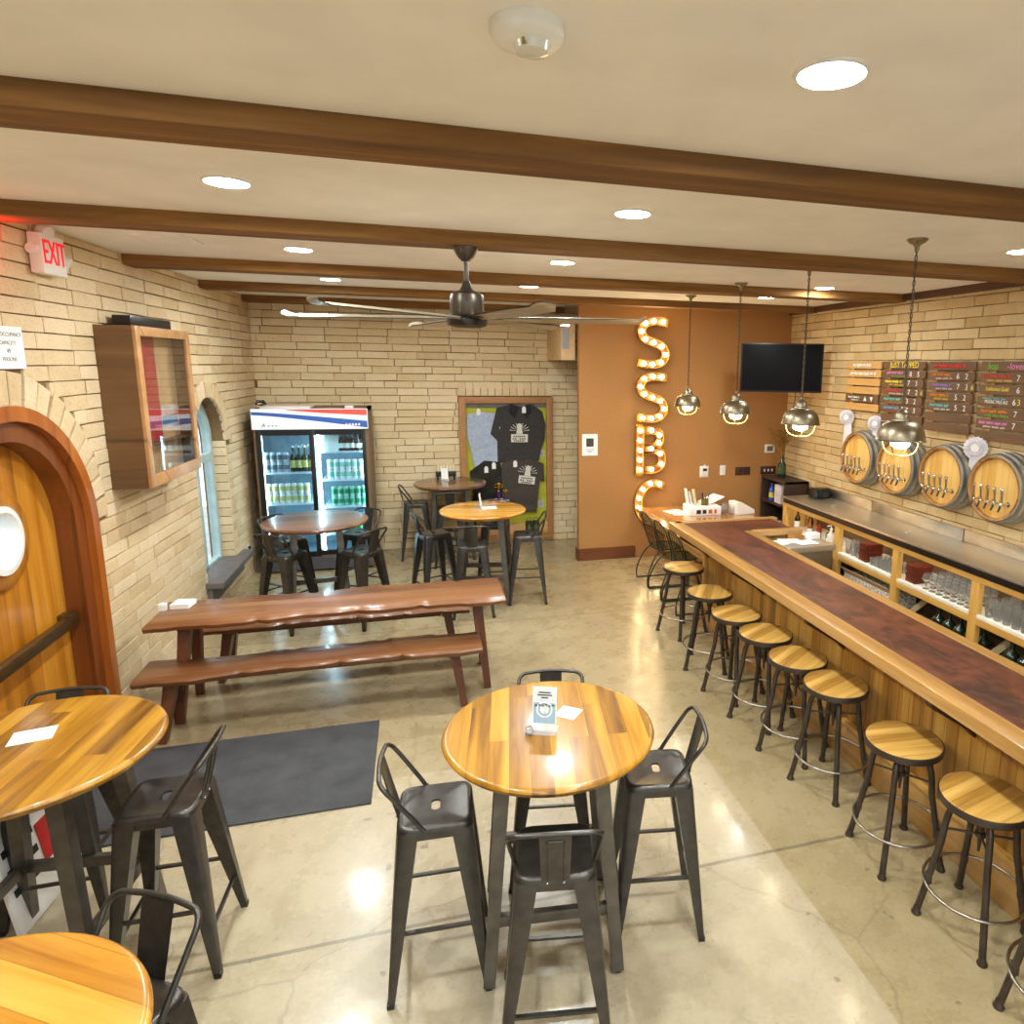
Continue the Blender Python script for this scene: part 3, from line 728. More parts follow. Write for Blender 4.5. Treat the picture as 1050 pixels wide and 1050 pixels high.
for y in (6.05,4.9,3.75,2.6,1.45):
    b=MB(); b.prism([(0,0),(-.3,0),(-.3,-.05),(-.06,-.2),(0,-.26)],-.025,.025,basis((2.668,y,ZT-.072),(1,0,0),(0,0,1),(0,-1,0)),.004); part('bracket',b,br,bar)
# lower counter at the bar end
t=thing('low_counter','low oak counter joining the far end of the bar to the brown wall','counter',(0,0,0))
b=MB(); b.bx(2.72,4.15,6.29,8.6,.675,.72,.008); part('counter_top',b,wood('low_counter_oak',(140,88,40),(178,124,66),(200,150,92),pw=.12,axis=1,rough=.22,coat=.5,grain=18,var=.25),t,smooth=30)
b=MB(); b.bx(3.12,4.1,6.3,8.55,0,.675); part('base_panel',b,M['board'],t)
b=MB(); b.bx(2.74,2.77,6.3,8.55,.61,.676,.003); part('apron',b,M['rim'],t)
# stainless unit behind the bar
t=thing('stainless_unit','stainless steel under-bar unit behind the bar with papers on top','steel unit',(0,0,0))
b=MB(); b.bx(3.02,3.66,5.37,5.69,.93,.985,.006); part('worktop',b,M['steel'],t,smooth=30)
b=MB(); b.bx(3.04,3.64,5.385,5.68,.08,.93,.004); part('cabinet',b,steel('dull_stainless',(150,140,124),.4,(3,90,3)),t)
for x in (3.08,3.6):
    for y in (5.43,5.64):
        b=MB(); b.cyl((x,y,0),(x,y,.09),.018,n=10); part('leg',b,M['chrome'],t)
# ---------------------------------------------------------------- swivel stools
def swivel():
    t=thing('swivel_stool','x','bar stool',(0,0,0),0,'round wooden swivel stools along the bar'); h=.68; r=.198
    b=MB(); b.lathe([(0,h),(r-.012,h),(r-.006,h-.004),(r-.004,h-.012),(r-.004,h-.02),(0,h-.02)],n=56); part('seat',b,M['stool'],t,smooth=35)
    b=MB(); b.lathe([(r-.005,h-.006),(r,h-.006),(r+.002,h-.012),(r,h-.04),(r-.012,h-.044),(.02,h-.038)],n=56); part('seat_rim',b,M['ironrim'],t,smooth=40)
    b=MB(); b.cyl((0,0,h-.04),(0,0,h-.2),.017,n=12); b.cyl((0,0,h-.2),(0,0,h-.29),.013,.006,n=12); b.lathe([(.03,h-.04),(.05,h-.06),(.05,h-.08),(.03,h-.11),(.022,h-.14),(0,h-.14)],n=20); part('screw_post',b,M['ironrim'],t)
    for k in range(4):
        a=PI/4+k*PI/2; c,s=math.cos(a),math.sin(a)
        P=[(.02,h-.07),(.085,h-.066),(.132,h-.095),(.152,h-.17),(.162,h-.27),(.18,.32),(.21,.16),(.238,.02)]
        b=MB(); P3=catmull([(c*q,s*q,z) for q,z in P],5); n=len(P3)
        b.tube(P3,[.0165]*n,8); b.lathe([(0,.0),(.022,.0),(.024,.008),(.018,.02),(.013,.04)],c=(c*.24,s*.24,0),n=12)
        lg=part('leg',b,M['ironrim'],t,smooth=60)
        b=MB(); b.box((c*.201,s*.201,.205),(.03,.03,.05),.004,a); part('ring_clamp',b,M['ironrim'],lg)
    b=MB(); b.tube([(.222*math.cos(2*PI*k/48),.222*math.sin(2*PI*k/48),.2) for k in range(48)],.0075,8,True); part('foot_ring',b,M['ringst'],t,smooth=60)
    b=MB(); b.cyl((0,0,h-.19),(0,0,h-.21),.024,n=12)
    for k in range(4):
        a=PI/4+k*PI/2; c,s=math.cos(a),math.sin(a); b.cyl((c*.02,s*.02,h-.2),(c*.155,s*.155,h-.2),.006,n=8)
    part('cross_brace',b,M['ironrim'],t,smooth=60)
    return t
S0=swivel()
ords=['cut off at the bottom right picture corner','second from the picture bottom','third from the picture bottom','fourth from the picture bottom','fifth from the picture bottom','sixth from the picture bottom','seventh from the picture bottom','eighth from the picture bottom','farthest one, beside the green wire chairs']
for i,(x,y,a) in enumerate([(2.40,1.72,10),(2.42,2.25,14),(2.384,2.764,-6),(2.405,3.428,22),(2.38,3.84,35),(2.374,4.287,30),(2.341,4.715,25),(2.349,5.258,60),(2.40,6.02,20)]):
    l='round wooden swivel bar stool, '+ords[i]
    if i==0: S0.location=(x,y,0); S0.rotation_euler=(0,0,R(a)); S0['label']=l
    else: dup(S0,(x,y,0),R(a),l)
# ---------------------------------------------------------------- green wire chairs
GM=plain('green_enamel',(30,52,40),.4,.4)
def wirechair():
    t=thing('wire_chair','x','wire chair',(0,0,0),0,'green wire garden chairs at the low counter')  # back toward -x
    b=MB(); b.tube(catmull([(.2*math.cos(a)*1.0,.2*math.sin(a),.45) for a in [2*PI*k/20 for k in range(20)]],2,True),.007,8,True)
    for k in range(-4,5):
        y=k*.04; x=math.sqrt(max(0,.2**2-y*y)); b.cyl((-x,y,.45),(x,y,.45),.003,n=6)
        b.cyl((y,-x,.452),(y,x,.452),.003,n=6)
    part('seat',b,GM,t,smooth=60)
    for s in (-1,1):
        for f,(x0,x1) in (('back',(-.13,-.3)),('front',(.12,.2))):
            b=MB(); b.tube(catmull([(x0,s*.15,.44),(x0+(x1-x0)*.55,s*.19,.33),(x1-.02*s*0,s*.215,.14),(x1,s*.215,.01)],6),.008,8); part('leg',b,GM,t,smooth=60)
        b=MB(); b.tube([(-.3,s*.215,.01),(.2,s*.215,.01)],.008,8); part('runner',b,GM,t,smooth=60)
    b=MB(); b.tube(catmull([(-.16,-.16,.45),(-.2,-.2,.6),(-.26,-.19,.8),(-.285,-.1,.86),(-.29,0,.875),(-.285,.1,.86),(-.26,.19,.8),(-.2,.2,.6),(-.16,.16,.45)],6),.008,8); part('back_frame',b,GM,t,smooth=60)
    for k in range(-2,3):
        y=k*.066; b=MB(); P=[(-.175,y*.75,.45),(-.215,y,.62),(-.265,y*1.05,.8),(-.285,y,.862)]
        b.tube(catmull(P,5),.0035,6)
        for z in (.6,.75): 
            x=-.2-.07*(z-.56)/.23; b.tube(catmull([(x,y-.018,z+.02),(x,y+.016,z),(x,y-.016,z-.015)],4),.0035,6)
        part('back_wire',b,GM,t,smooth=60)
    return t
W0=wirechair()
for i,(y,l) in enumerate(((7.62,'nearest the brown wall'),(7.14,'between the two others'),(6.66,'half hidden behind the farthest bar stool'))):
    l='green wire garden chair at the low counter, '+l
    if i==0: W0.location=(2.80,y,0); W0['label']=l
    else: dup(W0,(2.80,y,0),0,l)
# ---------------------------------------------------------------- back counter
CZ=.98; CX0=4.44
t=thing('back_counter','pine-framed back counter with stainless steel top and open shelves under the barrels','counter',(0,0,0))
b=MB(); b.bx(CX0-.02,XR-.03,YN,7.72,CZ-.025,CZ,.004); part('steel_top',b,M['steel'],t,smooth=30)
for y0,y1 in ((YN,2.2),(2.22,5.2),(5.21,6.62),(6.63,7.6)):
    b=MB(); b.bx(4.955,XR-.022,y0,y1,CZ,1.1,.004); part('backsplash',b,steel('stainless_splash',(206,202,194),.3,(90,3,3)),t,smooth=30)
b=MB(); b.bx(CX0-.022,CX0-.016,YN,7.7,CZ-.075,CZ-.02); part('top_lip',b,plain('dark_steel_edge',(70,64,60),.35,.8),t)
b=MB(); b.bx(CX0-.01,CX0+.035,YN,7.74,CZ-.13,CZ-.026,.004); part('top_rail',b,M['shelfw'],t)
SZ=.57
b=MB(); b.bx(CX0-.005,CX0+.03,YN,7.7,SZ-.09,SZ-.03,.004); part('shelf_rail',b,M['shelfw'],t)
b=MB(); b.bx(CX0-.004,4.92,YN,7.7,SZ-.03,SZ,.003); part('shelf',b,plain('white_shelf',(240,236,224),.5),t)
b=MB(); b.bx(CX0+.02,4.92,YN,7.7,.09,.12,.003); part('shelf',b,plain('grey_shelf',(150,140,116),.6),t)
b=MB(); b.bx(4.92,4.95,YN,7.7,.0,CZ-.03); part('back_panel',b,plain('dark_panel',(104,78,52),.6),t)
pinev=wood('pine_post',(186,136,58),(214,168,88),(228,190,120),pw=.6,axis=2,rough=.45,grain=16,var=.1)
for y in (7.68,6.51,5.5,4.47,3.44,2.4,1.3):
    b=MB(); b.bx(CX0-.006,CX0+.05,y-.045,y+.045,0,CZ-.12,.004); part('post',b,pinev,t)
    b=MB(); b.bar((CX0+.06,y-.06,.13),(CX0+.3,y-.3,SZ-.05),.04,.05); part('diagonal_brace',b,plain('grey_timber',(176,160,124),.7),t,smooth=0)
b=MB(); b.bx(CX0,4.93,7.68,7.71,0,CZ-.03); part('end_panel',b,pinev,t)
b=MB(); b.bx(CX0+.045,CX0+.065,YN,7.6,CZ-.06,CZ-.045); part('led_strip',b,emit('under_counter_led',(255,244,220),6.0),t)
# glassware
GL=M['glass']
def glassobj(name,prof,label,cat,group,mat=GL): 
    b=MB(); b.lathe(prof,n=16); return single(name,b,mat,label,cat,(0,0,0),0,group,50)
pint=[(0,.004),(.028,.0),(.031,.004),(.042,.145),(.039,.145),(.028,.012),(0,.012)]
tast=[(0,.004),(.022,.0),(.024,.004),(.029,.085),(.0265,.085),(.021,.01),(0,.01)]
tulip=[(0,.004),(.032,0),(.032,.005),(.006,.012),(.006,.05),(.03,.075),(.04,.1),(.032,.15),(.03,.15),(.037,.1),(.028,.08),(0,.062)]
def fill(proto,spots,z,label,group):
    for i,(x,y) in enumerate(spots):
        if i==0: proto.location=(x,y,z); proto['label']=label; proto['group']=group
        else: dup(proto,(x,y,z),0,label)
g1=glassobj('pint_glass',pint,'x','glass','x'); fill(g1,[(4.53+.1*(i%2),6.4-.095*(i//2),) for i in range(6)],SZ,'clear tall glass on the back counter shelf beside the dark red crate','tall glasses, second bay from the left')
g2=glassobj('taster_glass',tast,'x','glass','x'); fill(g2,[(4.5+.066*(i%4),5.93-.064*(i//4)) for i in range(24)],SZ,'small clear tasting glass on the shelf between dark red crate and pine post','tasting glasses, second bay')
g3=glassobj('tulip_glass',tulip,'x','glass','x'); fill(g3,[(4.5+.09*(i%4),5.12-.088*(i//4)) for i in range(28)],SZ,'clear stemmed glass on the shelf of the third bay, right of a dark red crate','stemmed glasses, third bay')
g4=glassobj('beer_glass',pint,'x','glass','x'); fill(g4,[(4.5+.092*(i%4),4.36-.092*(i//4)) for i in range(36)],SZ,'clear beer glass in the shelf bay at the right picture edge','beer glasses, fourth bay')
# crates of coasters / boards (stacked)
cr=plain('dark_red_wood',(110,44,26),.45,var=.2)
for (y,n,l) in ((6.08,7,'stack of dark red flight boards between tall and small glasses'),(5.32,6,'stack of dark red flight boards at the left of the stemmed glasses')):
    for k in range(n):
        b=MB(); b.box((0,0,.014),(.2,.14,.027),.004)
        single('flight_board',b,cr,'dark red wooden flight board in the '+l.split('of ',1)[0]+l.split('boards ',1)[1],'flight board',(4.58+.006*(k%2),y+.004*((k*7)%3),SZ+.028*k),R((k*37)%5-2),'flight boards '+l.split('boards ',1)[1])
# bay one bottles
def bottle(name,r,h,neck,mat,label,loc,group=None,cat='bottle',band=None):
    t=thing(name,label,cat,loc,0,group)
    b=MB(); b.lathe([(0,.0),(r*.9,0),(r,.01),(r,h*.58),(r*.85,h*.66),(neck,h*.78),(neck,h*.97),(neck*1.15,h*.97),(neck*1.15,h),(0,h)],n=20); part('body',b,mat,t,smooth=50)
    if band: b=MB(); b.lathe([(r+.0008,h*.18),(r+.0008,h*.48)],n=20); part('paper_label',b,band,t)
    return t
dkg=plain('dark_green_glass',(26,44,26),.12,coat=.5); brn=plain('brown_bottle_glass',(44,26,14),.15,coat=.5)
bottle('bottle',.036,.27,.014,brn,'dark bottle with pale label at the left end of the back counter shelf',(4.52,7.5,SZ),None,'bottle',M['paper'])
bottle('bottle',.034,.25,.013,brn,'dark bottle behind the pale-labelled one on the back counter shelf',(4.66,7.42,SZ))
bottle('bottle',.03,.2,.013,plain('amber_syrup',(150,90,30),.2),'amber syrup bottle on the back counter shelf',(4.53,7.22,SZ),None,'bottle',M['paper'])
bottle('bottle',.03,.17,.02,plain('red_sauce',(150,40,24),.3),'small red bottle on the back counter shelf',(4.56,7.06,SZ))
t=bottle('soap_dispenser',.045,.2,.016,M['white'],'white pump soap bottle on the back counter shelf left of a post',(4.52,6.75,SZ),None,'soap dispenser')
b=MB(); b.cyl((0,0,.2),(0,0,.235),.006); b.bar((0,0,.235),(-.05,0,.232),.016,.01); part('pump',b,M['white'],t)
b=MB(); b.lathe([(0,0),(.045,0),(.05,.02),(.05,.09),(.045,.1),(0,.1)],n=24); single('steel_tin',b,M['chrome'],'small steel tin on the back counter shelf beside the soap bottle','tin',(4.62,6.92,SZ))
# lower shelf: carton and growlers
t=thing('carton','white patterned cardboard carton on the lower shelf under the small glasses','box',(4.64,5.98,.12))
def tray(b,lx,ly,h,th=.006):
    b.box((0,0,th/2),(lx,ly,th)); 
    for s in (-1,1): b.box((s*(lx-th)/2,0,h/2),(th,ly,h)); b.box((0,s*(ly-th)/2,h/2),(lx-2*th,th,h))
pat=N('carton_print'); v=pat.coord(); vo=pat.a('ShaderNodeTexVoronoi',Scale=40.0); pat.l(v,vo.inputs['Vector']); pat.set(Base_Color=pat.ramp(vo.outputs['Distance'],[(.25,lin((150,140,140))),(.5,lin((236,230,222)))]),Roughness=.8)
b=MB(); tray(b,.32,.8,.24); part('body',b,pat.m,t)
for s in (-1,1):
    b=MB(); b.bar((s*.155,0,.24),(s*.21,0,.31),.8,.004); 
    part('flap',b,plain('carton_inside',(200,176,140),.8),t,smooth=0)
for (y0,n,lab,gr) in ((5.05,5,'dark green growler jug on the lower shelf of the third bay','growlers third bay'),(4.2,3,'dark green growler jug on the lower shelf at the right picture edge','growlers fourth bay')):
    for k in range(n):
        p=bottle('growler',.062,.27,.02,dkg,lab,(4.62,y0-.135*k,.12),gr,'jug')
# ---------------------------------------------------------------- tap barrels
stave=wood('grey_barrel_staves',(128,123,110),(164,157,142),(192,184,168),pw=.2,axis=2,rough=.6,grain=14,var=.2)
chime=wood('barrel_chime',(120,80,40),(160,112,62),(190,144,90),pw=.1,axis=2,rough=.5,grain=14,var=.3)
head=wood('barrel_head',(200,146,62),(230,182,94),(242,204,126),pw=.075,axis=1,rough=.4,coat=.2,grain=14,var=.35)
hoopm=plain('galvanised_hoop',(150,150,146),.4,.8)
def barrel():
    # local: x right on wall, y up, z out of the wall
    t=thing('tap_barrel','x','beer tap barrel',(0,0,0),0,'half barrels with beer taps')
    n=64
    b=MB(); b.lathe([(.318,0),(.318,.03),(.313,.08),(.3,.145),(.29,.185),(.287,.19)],n=n); part('staves',b,stave,t,smooth=40)
    b=MB(); b.lathe([(.288,.189),(.274,.19),(.262,.183),(.26,.155)],n=n); part('chime',b,chime,t,smooth=40)
    for z,r in ((.01,.3205),(.075,.3155),(.14,.3025)):
        b=MB(); b.lathe([(r,z),(r+.003,z+.002),(r-.001,z+.036),(r-.004,z+.038)],n=n); part('hoop',b,hoopm,t,smooth=40)
    b=MB(); b.lathe([(0,.157),(.262,.157)],n=n); part('head',b,head,t)
    for k in range(5):
        x=(k-2)*.078; y=-.115
        f=thing('faucet','',None) if 0 else None
        b=MB(); b.cyl((x,y,0.157),(x,y,0.163),.022,n=16); b.cyl((x,y,.155),(x,y,0.230),.011,n=12); b.sphere((x,y,0.235),.019,12); b.cyl((x,y,0.230),(x,y+.035,0.235),.011,n=10); f=part('faucet',b,M['chrome'],t,smooth=50)
        b=MB(); b.cyl((x,y-.005,0.240),(x,y-.06,0.265),.009,.008,n=10); part('spout',b,M['black'],f,smooth=50)
        if k<4 or 1:
            b=MB(); b.tube([(x,y+.03,0.235),(x,y+.06,0.237),(x,y+.11,0.241),(x,y+.125,0.242)],[.007,.009,.011,.009],10); part('tap_handle',b,M['ringst'],f,smooth=50)
            b=MB(); b.sphere((x,y+.132,0.243),.016,10); part('handle_tip',b,M['chrome'],f,smooth=50)
    return t
B0=barrel()
for i,(y,z,l) in enumerate(((6.77,1.59,'farthest, nearest the brown wall'),(6.09,1.585,'second from the brown wall'),(5.41,1.585,'third from the brown wall'),(4.75,1.585,'nearest the right picture edge'))):
    o=B0 if i==0 else dup(B0)
    o['label']='half beer barrel with taps on the brick wall, '+l
    o.matrix_world=BR((XR-.028,y,z))
# ---------------------------------------------------------------- menu boards
plankd=wood('menu_plank_dark',(84,58,36),(112,80,52),(136,102,70),pw=.3,axis=0,rough=.6,grain=16,var=.2)
plankl=wood('menu_plank_light',(186,134,70),(214,166,98),(230,190,126),pw=.3,axis=0,rough=.55,grain=16,var=.2)
INK={k:plain('chalk_'+k,v,.8,var=.02) for k,v in dict(y=(244,220,70),w=(240,240,236),r=(214,70,56),p=(226,140,190),g=(110,200,70),o=(226,140,50),b=(130,170,210),t=(120,200,190),v=(160,130,200)).items()}
def squiggle(x0,x1,y,h,mat,par,seed):
    """a line of illegible chalk script: chains of small looped strokes"""
    rg=random.Random(seed); b=MB(); x=x0
    while x<x1-.012:
        wl=min(rg.uniform(.05,.11),x1-x); P=[]; n=max(3,int(wl/.0065))
        for k in range(n+1):
            P.append((x+wl*k/n,y+h*(.5 if k%2 else -.5)*rg.uniform(.45,1.0),.0))
        b.tube(catmull(P,3),h*.085,5); x+=wl+.016
    return part('chalk_line',b,mat,par,None,60)
def menu(y0,y1,ztop,rows,pitch,label):
    W=y0-y1; t=thing('menu_board',label,'menu board',M=BR((XR-.03,(y0+y1)/2,ztop)),group='plank menu boards'); 
    for s in (-.36,.36):
        b=MB(); b.box((s*W,-pitch*len(rows)/2,.008),(.05,pitch*len(rows)-.01,.016)); part('batten',b,plankl,t)
    rg=random.Random(len(rows))
    for i,row in enumerate(rows):
        y=-pitch*(i+.45); light,items=row
        b=MB(); dx=rg.uniform(-.012,.012); b.box((0,0,.025),(W-.02,pitch*.84,.018),.003); p=part('plank',b,plankl if light else plankd,t); p.location=(dx,y,0)
        k=0
        for it in items:
            k+=1
            if it[0]=='T': text(it[1],it[4],INK[it[5]],p,Matrix.Translation((it[2]*W,it[3]*pitch,.0352)),ext=.0008,align='CENTER',sx=it[6] if len(it)>6 else 1,shear=.2 if len(it)>7 else 0)
            elif it[0]=='S': 
                o=squiggle(it[1]*W,it[2]*W,it[3]*pitch,it[4],INK[it[5]],p,k+i*7); o.location=(0,0,.0355)
            elif it[0]=='P':
                b=MB(); b.box((it[1]*W,0,.0355),(it[2]*W,pitch*.5,.002)); part('faded_panel',b,M['paper'] if len(it)<4 else INK[it[3]],p)
            elif it[0]=='A':
                for x,s in ((.12,1),(.3,-1)):
                    b=MB(); b.prism([(x*W-.028,-.024*s),(x*W+.028,-.024*s),(x*W,.03*s)],.034,.036); part('chalk_triangle',b,INK['w'],p)
    return t
def beer(c1,c2,a,bn,ex=None,two=None):
    o=[('S',-.4,.0,.13,.034,c1)]
    if c2: o.append(('S',-.3,.04,-.22,.02,c2))
    o+= [('T',a,.16,0,.075,'w'),('T',bn,.33,0,.075,'w')]
    if ex: o.append(('T',ex,.44,0,.07,'y'))
    return (0,o)
menu(7.265,6.625,2.69,[(1,[('S',-.34,.2,0,.045,'w')]),(1,[('S',-.42,.35,0,.04,'w')]),(1,[]),(1,[]),(0,[('S',-.4,-.05,.12,.026,'w'),('S',-.3,-.1,-.2,.018,'w'),('A',)]),(1,[])],.096,'leftmost plank menu board with mostly blank pale planks and two chalk triangles')
menu(6.6,5.91,2.69,[(0,[('T','JUST TAPPED',.02,0,.085,'y',.92)]),beer('p','g','8','5'),beer('y','y','7','3'),beer('r','w','7','2','6'),beer('t','o','3','2'),beer('b','r','7','3'),(0,[]),(0,[])],.094,'plank menu board headed JUST TAPPED in yellow chalk')
menu(5.875,5.235,2.69,[(0,[('S',-.36,.28,0,.05,'r')]),beer('o','w','6','2'),beer('v','w','7','3','6'),beer('o','y','5','2'),beer('t','w','5','2'),(0,[]),(0,[])],.1,'plank menu board with an orange-red chalk heading and two blank planks below')
def beer3(c1,c2,a,bn):
    return (0,[('S',-.45,-.13,.13,.034,c1),('S',-.4,-.12,-.22,.02,c2),('T',a,-.055,0,.075,'w'),('T',bn,.09,0,.075,'w')])
menu(5.19,4.2,2.69,[(0,[('T','hop',-.355,0,.085,'g',.9,1),('T','-lovers',-.08,0,.085,'p',1,1)]),beer3('r','y','7','3'),(0,[('T','Subliminal Gold',-.29,.05,.052,'y',.78,1),('T','6',-.055,0,.075,'w'),('T','3',.09,0,.075,'w')]),(0,[('T','MOSAIC PALE ALE',-.27,-.05,.045,'w',.72),('S',-.43,-.14,.24,.02,'t'),('T','6',-.07,0,.075,'w'),('T','3',-.02,0,.075,'y')]),beer3('o','g','7','2'),beer3('p','w','7','3'),(0,[])],.1035,'plank menu board headed hop-lovers in green and pink chalk, at the picture edge')
# ---------------------------------------------------------------- award ribbons
rosm=plain('rosette_white',(240,236,240),.7); rosp=plain('rosette_lilac',(226,210,230),.7)
def rosette(r,label,loc,tails):
    t=thing('award_rosette',label,'award rosette',M=BR(loc)@Matrix.Rotation(R(32),4,'Y'))
    b=MB(); n=72; 
    for k,(ra,rb,z) in enumerate(((.35,1,.012),(.3,.72,.022))):
        A=[];B=[]
        for i in range(n):
            a=2*PI*i/n; w=.006*(1 if i%2 else -1); A.append(b.V((r*ra*math.cos(a),r*ra*math.sin(a),z+w*.4))); rr=r*rb*(1+.03*(1 if i%4<2 else -1)); B.append(b.V((rr*math.cos(a),rr*math.sin(a),z+w)))
        for i in range(n): b.F([A[i],A[(i+1)%n],B[(i+1)%n],B[i]])
    part('pleats',b,rosm,t,smooth=0)
    b=MB(); b.lathe([(r*.5,.026),(r*.56,.03),(r*.62,.026)],n=40); part('trim_band',b,rosp,t)
    b=MB(); b.lathe([(0,.036),(r*.36,.034),(r*.38,.024)],n=32); part('badge',b,M['paper'],t)
    for x,l in tails:
        b=MB(); b.hexa([(x-.03,-l,.004),(x+.03,-l+.02,.004),(x+.03,-l+.02,.006),(x-.03,-l,.006),(x*.5-.03,-.02,.006),(x*.5+.03,-.02,.006),(x*.5+.03,-.02,.008),(x*.5-.03,-.02,.008)]); part('ribbon_tail',b,rosm,t,smooth=0)
rosette(.092,'pale rosette with long white tail above the farthest tap barrel',(XR-.085,7.17,2.03),((0,.34),(.05,.3)))
rosette(.09,'pale lilac rosette with tail left of the nearest pendant lamp, between two barrels',(XR-.085,6.62,2.0),((0,.4),(.04,.34)))
rosette(.105,'large white rosette between the two nearest barrels, under the menu boards',(XR-.11,5.1,1.9),((-.02,.26),(.04,.24)))
# ---------------------------------------------------------------- TV
a=math.atan2(-.42,.92)
t=thing('television','black flat television on an arm in the corner above the bar','television',M=Matrix.Translation((4.38,7.87,2.6))@Matrix.Rotation(a,4,'Z'))
b=MB(); b.box((0,0,0),(1.02,.05,.61),.008); part('bezel',b,M['black'],t,smooth=30)
b=MB(); b.box((0,-.026,.004),(.98,.004,.57),.001); part('screen',b,M['screen'],t)
b=MB(); b.bar((.05,.03,0),(.3,.52,0),.05,.05); b.bar((.3,.52,0),(.45,.55,0),.05,.05); b.box((0,.035,0),(.3,.02,.3)); part('wall_arm',b,M['black'],t)
b=MB(); P=catmull([(.2,.02,-.3),(.22,.4,-.5),(.21,.72,-.75),(.2,.74,-1.0)],6); b.tube(P,.005,6); part('power_cord',b,M['black'],t)
# ---------------------------------------------------------------- pendants
def pendant():
    t=thing('pendant_lamp','x','pendant lamp',(0,0,0),0,'nickel dome pendant lamps over the bar')   # origin at ceiling
    b=MB(); b.lathe([(.062,0),(.062,-.008),(.05,-.02),(.022,-.035),(.014,-.05),(.012,-.075),(0,-.075)],n=28); part('canopy',b,M['shade'],t,smooth=50)
    b=MB(); z0,z1=-.075,-1.06
    for ph in (0,PI): b.tube([(.006*math.cos(ph+k*.9),.006*math.sin(ph+k*.9),z0+(z1-z0)*k/70) for k in range(71)],.0038,5)
    part('twisted_cord',b,plain('cord_brown',(84,70,50),.7),t,smooth=60)
    z=-1.04
    b=MB(); b.lathe([(0,z+.02),(.012,z+.02),(.016,z),(.03,z-.008),(.042,z-.02),(.047,z-.04),(.05,z-.055),(.062,z-.058),(.064,z-.068),(.074,z-.07),(.09,z-.076),(.11,z-.09),(.129,z-.112),(.142,z-.14),(.148,z-.17),(.15,z-.188),(.158,z-.192),(.158,z-.197),(.15,z-.196),(.143,z-.172),(.136,z-.142),(.122,z-.116),(.03,z-.09)],n=48); part('shade',b,M['shade'],t,smooth=50)
    b=MB(); b.lathe([(.043,z-.1),(.05,z-.12),(.062,z-.16),(.066,z-.195),(.055,z-.232),(.03,z-.248),(0,z-.25)],n=28); part('globe',b,M['globe'],t,smooth=60)
    b=MB(); b.lathe([(.02,z-.09),(.046,z-.095),(.046,z-.11),(.02,z-.11)],n=24); part('socket',b,M['brass'],t)
    b=MB()
    for k in range(2):
        c,s=math.cos(k*PI/2+.5),math.sin(k*PI/2+.5)
        b.tube(catmull([(c*q,s*q,z-w) for q,w in ((.115,.185),(.118,.215),(.1,.262),(.06,.288),(0,.295),(-.06,.288),(-.1,.262),(-.118,.215),(-.115,.185))],4),.004,6)
    part('wire_guard',b,M['brass'],t,smooth=60)
    return t
P0=pendant()
for i,(y,l) in enumerate(((3.71,'nearest the viewer, in front of the menu boards'),(4.94,'second from the viewer, overlapping the television edge'),(6.15,'third from the viewer, left of the television'),(7.43,'farthest, just right of the lit letters'))):
    l='nickel dome pendant lamp over the bar, '+l
    if i==0: P0.location=(2.95,y,ZC); P0['label']=l
    else: dup(P0,(2.95,y,ZC),R(20*i),l)
# ---------------------------------------------------------------- ceiling fan
t=thing('ceiling_fan','bronze six-blade ceiling fan hanging from the second visible beam','ceiling fan',(.3,4.56,ZB))
fb=plain('fan_bronze',(84,76,66),.35,.7)
b=MB(); b.lathe([(.075,0),(.075,-.015),(.05,-.06),(.025,-.085),(0,-.085)],n=32); part('canopy',b,fb,t)
b=MB(); b.cyl((0,0,-.06),(0,0,-.27),.014,n=14); part('downrod',b,fb,t)
b=MB(); b.lathe([(.02,-.2),(.03,-.235),(.045,-.26),(.08,-.27),(.1,-.285),(.105,-.31),(.105,-.4),(.09,-.42),(0,-.42)],n=40); part('motor',b,fb,t)
b=MB(); b.lathe([(.09,-.425),(.125,-.432),(.128,-.455),(.12,-.475),(.08,-.487),(0,-.49)],n=40); part('end_cap',b,plain('fan_cap',(60,54,50),.35,.5),t)
blm=plain('fan_blade_metal',(190,178,156),.35,.4)
for k in range(6):
    a=R(-14+60*k); Rm=Matrix.Rotation(a,4,'Z')
    b=MB()
    def f(u,v):
        x=.1+1.03*u; w=.05+.035*math.sin(u*PI*.8); yy=(v-.5)*2*w
        if u>.97: yy*=.75
        return Rm@Vector((x,yy,-.43-.1*yy+.012*math.sin(v*PI)+(.02 if u>.985 else 0)))
    b.grid(f,24,4); b.grid(lambda u,v:f(u,v)+Vector((0,0,-.008)),24,4)
    bl=part('blade',b,blm,t,smooth=60)
    b=MB(); b.bar(Rm@Vector((.06,0,-.428)),Rm@Vector((.22,0,-.428)),.05,.012); part('blade_iron',b,fb,bl)
# ---------------------------------------------------------------- marquee letters
mi=plain('marquee_face',(92,64,30),.45,.4); mr=plain('marquee_rim',(196,146,66),.35,.7)
def ribbon(P,w):
    P=[Vector((p[0],p[1],0)) for p in P]; L=[];Rr=[]
    for i,p in enumerate(P):
        d=(P[min(i+1,len(P)-1)]-P[max(i-1,0)]).normalized(); n=Vector((-d.y,d.x,0)); L.append(p+n*w/2);Rr.append(p-n*w/2)
    return L,Rr
SS=catmull([(.17,.262,0),(.08,.275,0),(-.03,.272,0),(-.125,.235,0),(-.165,.15,0),(-.135,.065,0),(-.05,.02,0),(.05,-.012,0),(.135,-.06,0),(.17,-.145,0),(.135,-.232,0),(.04,-.272,0),(-.07,-.275,0),(-.17,-.26,0)],6)
CC=catmull([(.16,.235,0),(.06,.27,0),(-.05,.24,0),(-.13,.15,0),(-.165,.03,0),(-.155,-.1,0),(-.1,-.2,0),(0,-.26,0),(.1,-.265,0),(.16,-.235,0)],6)
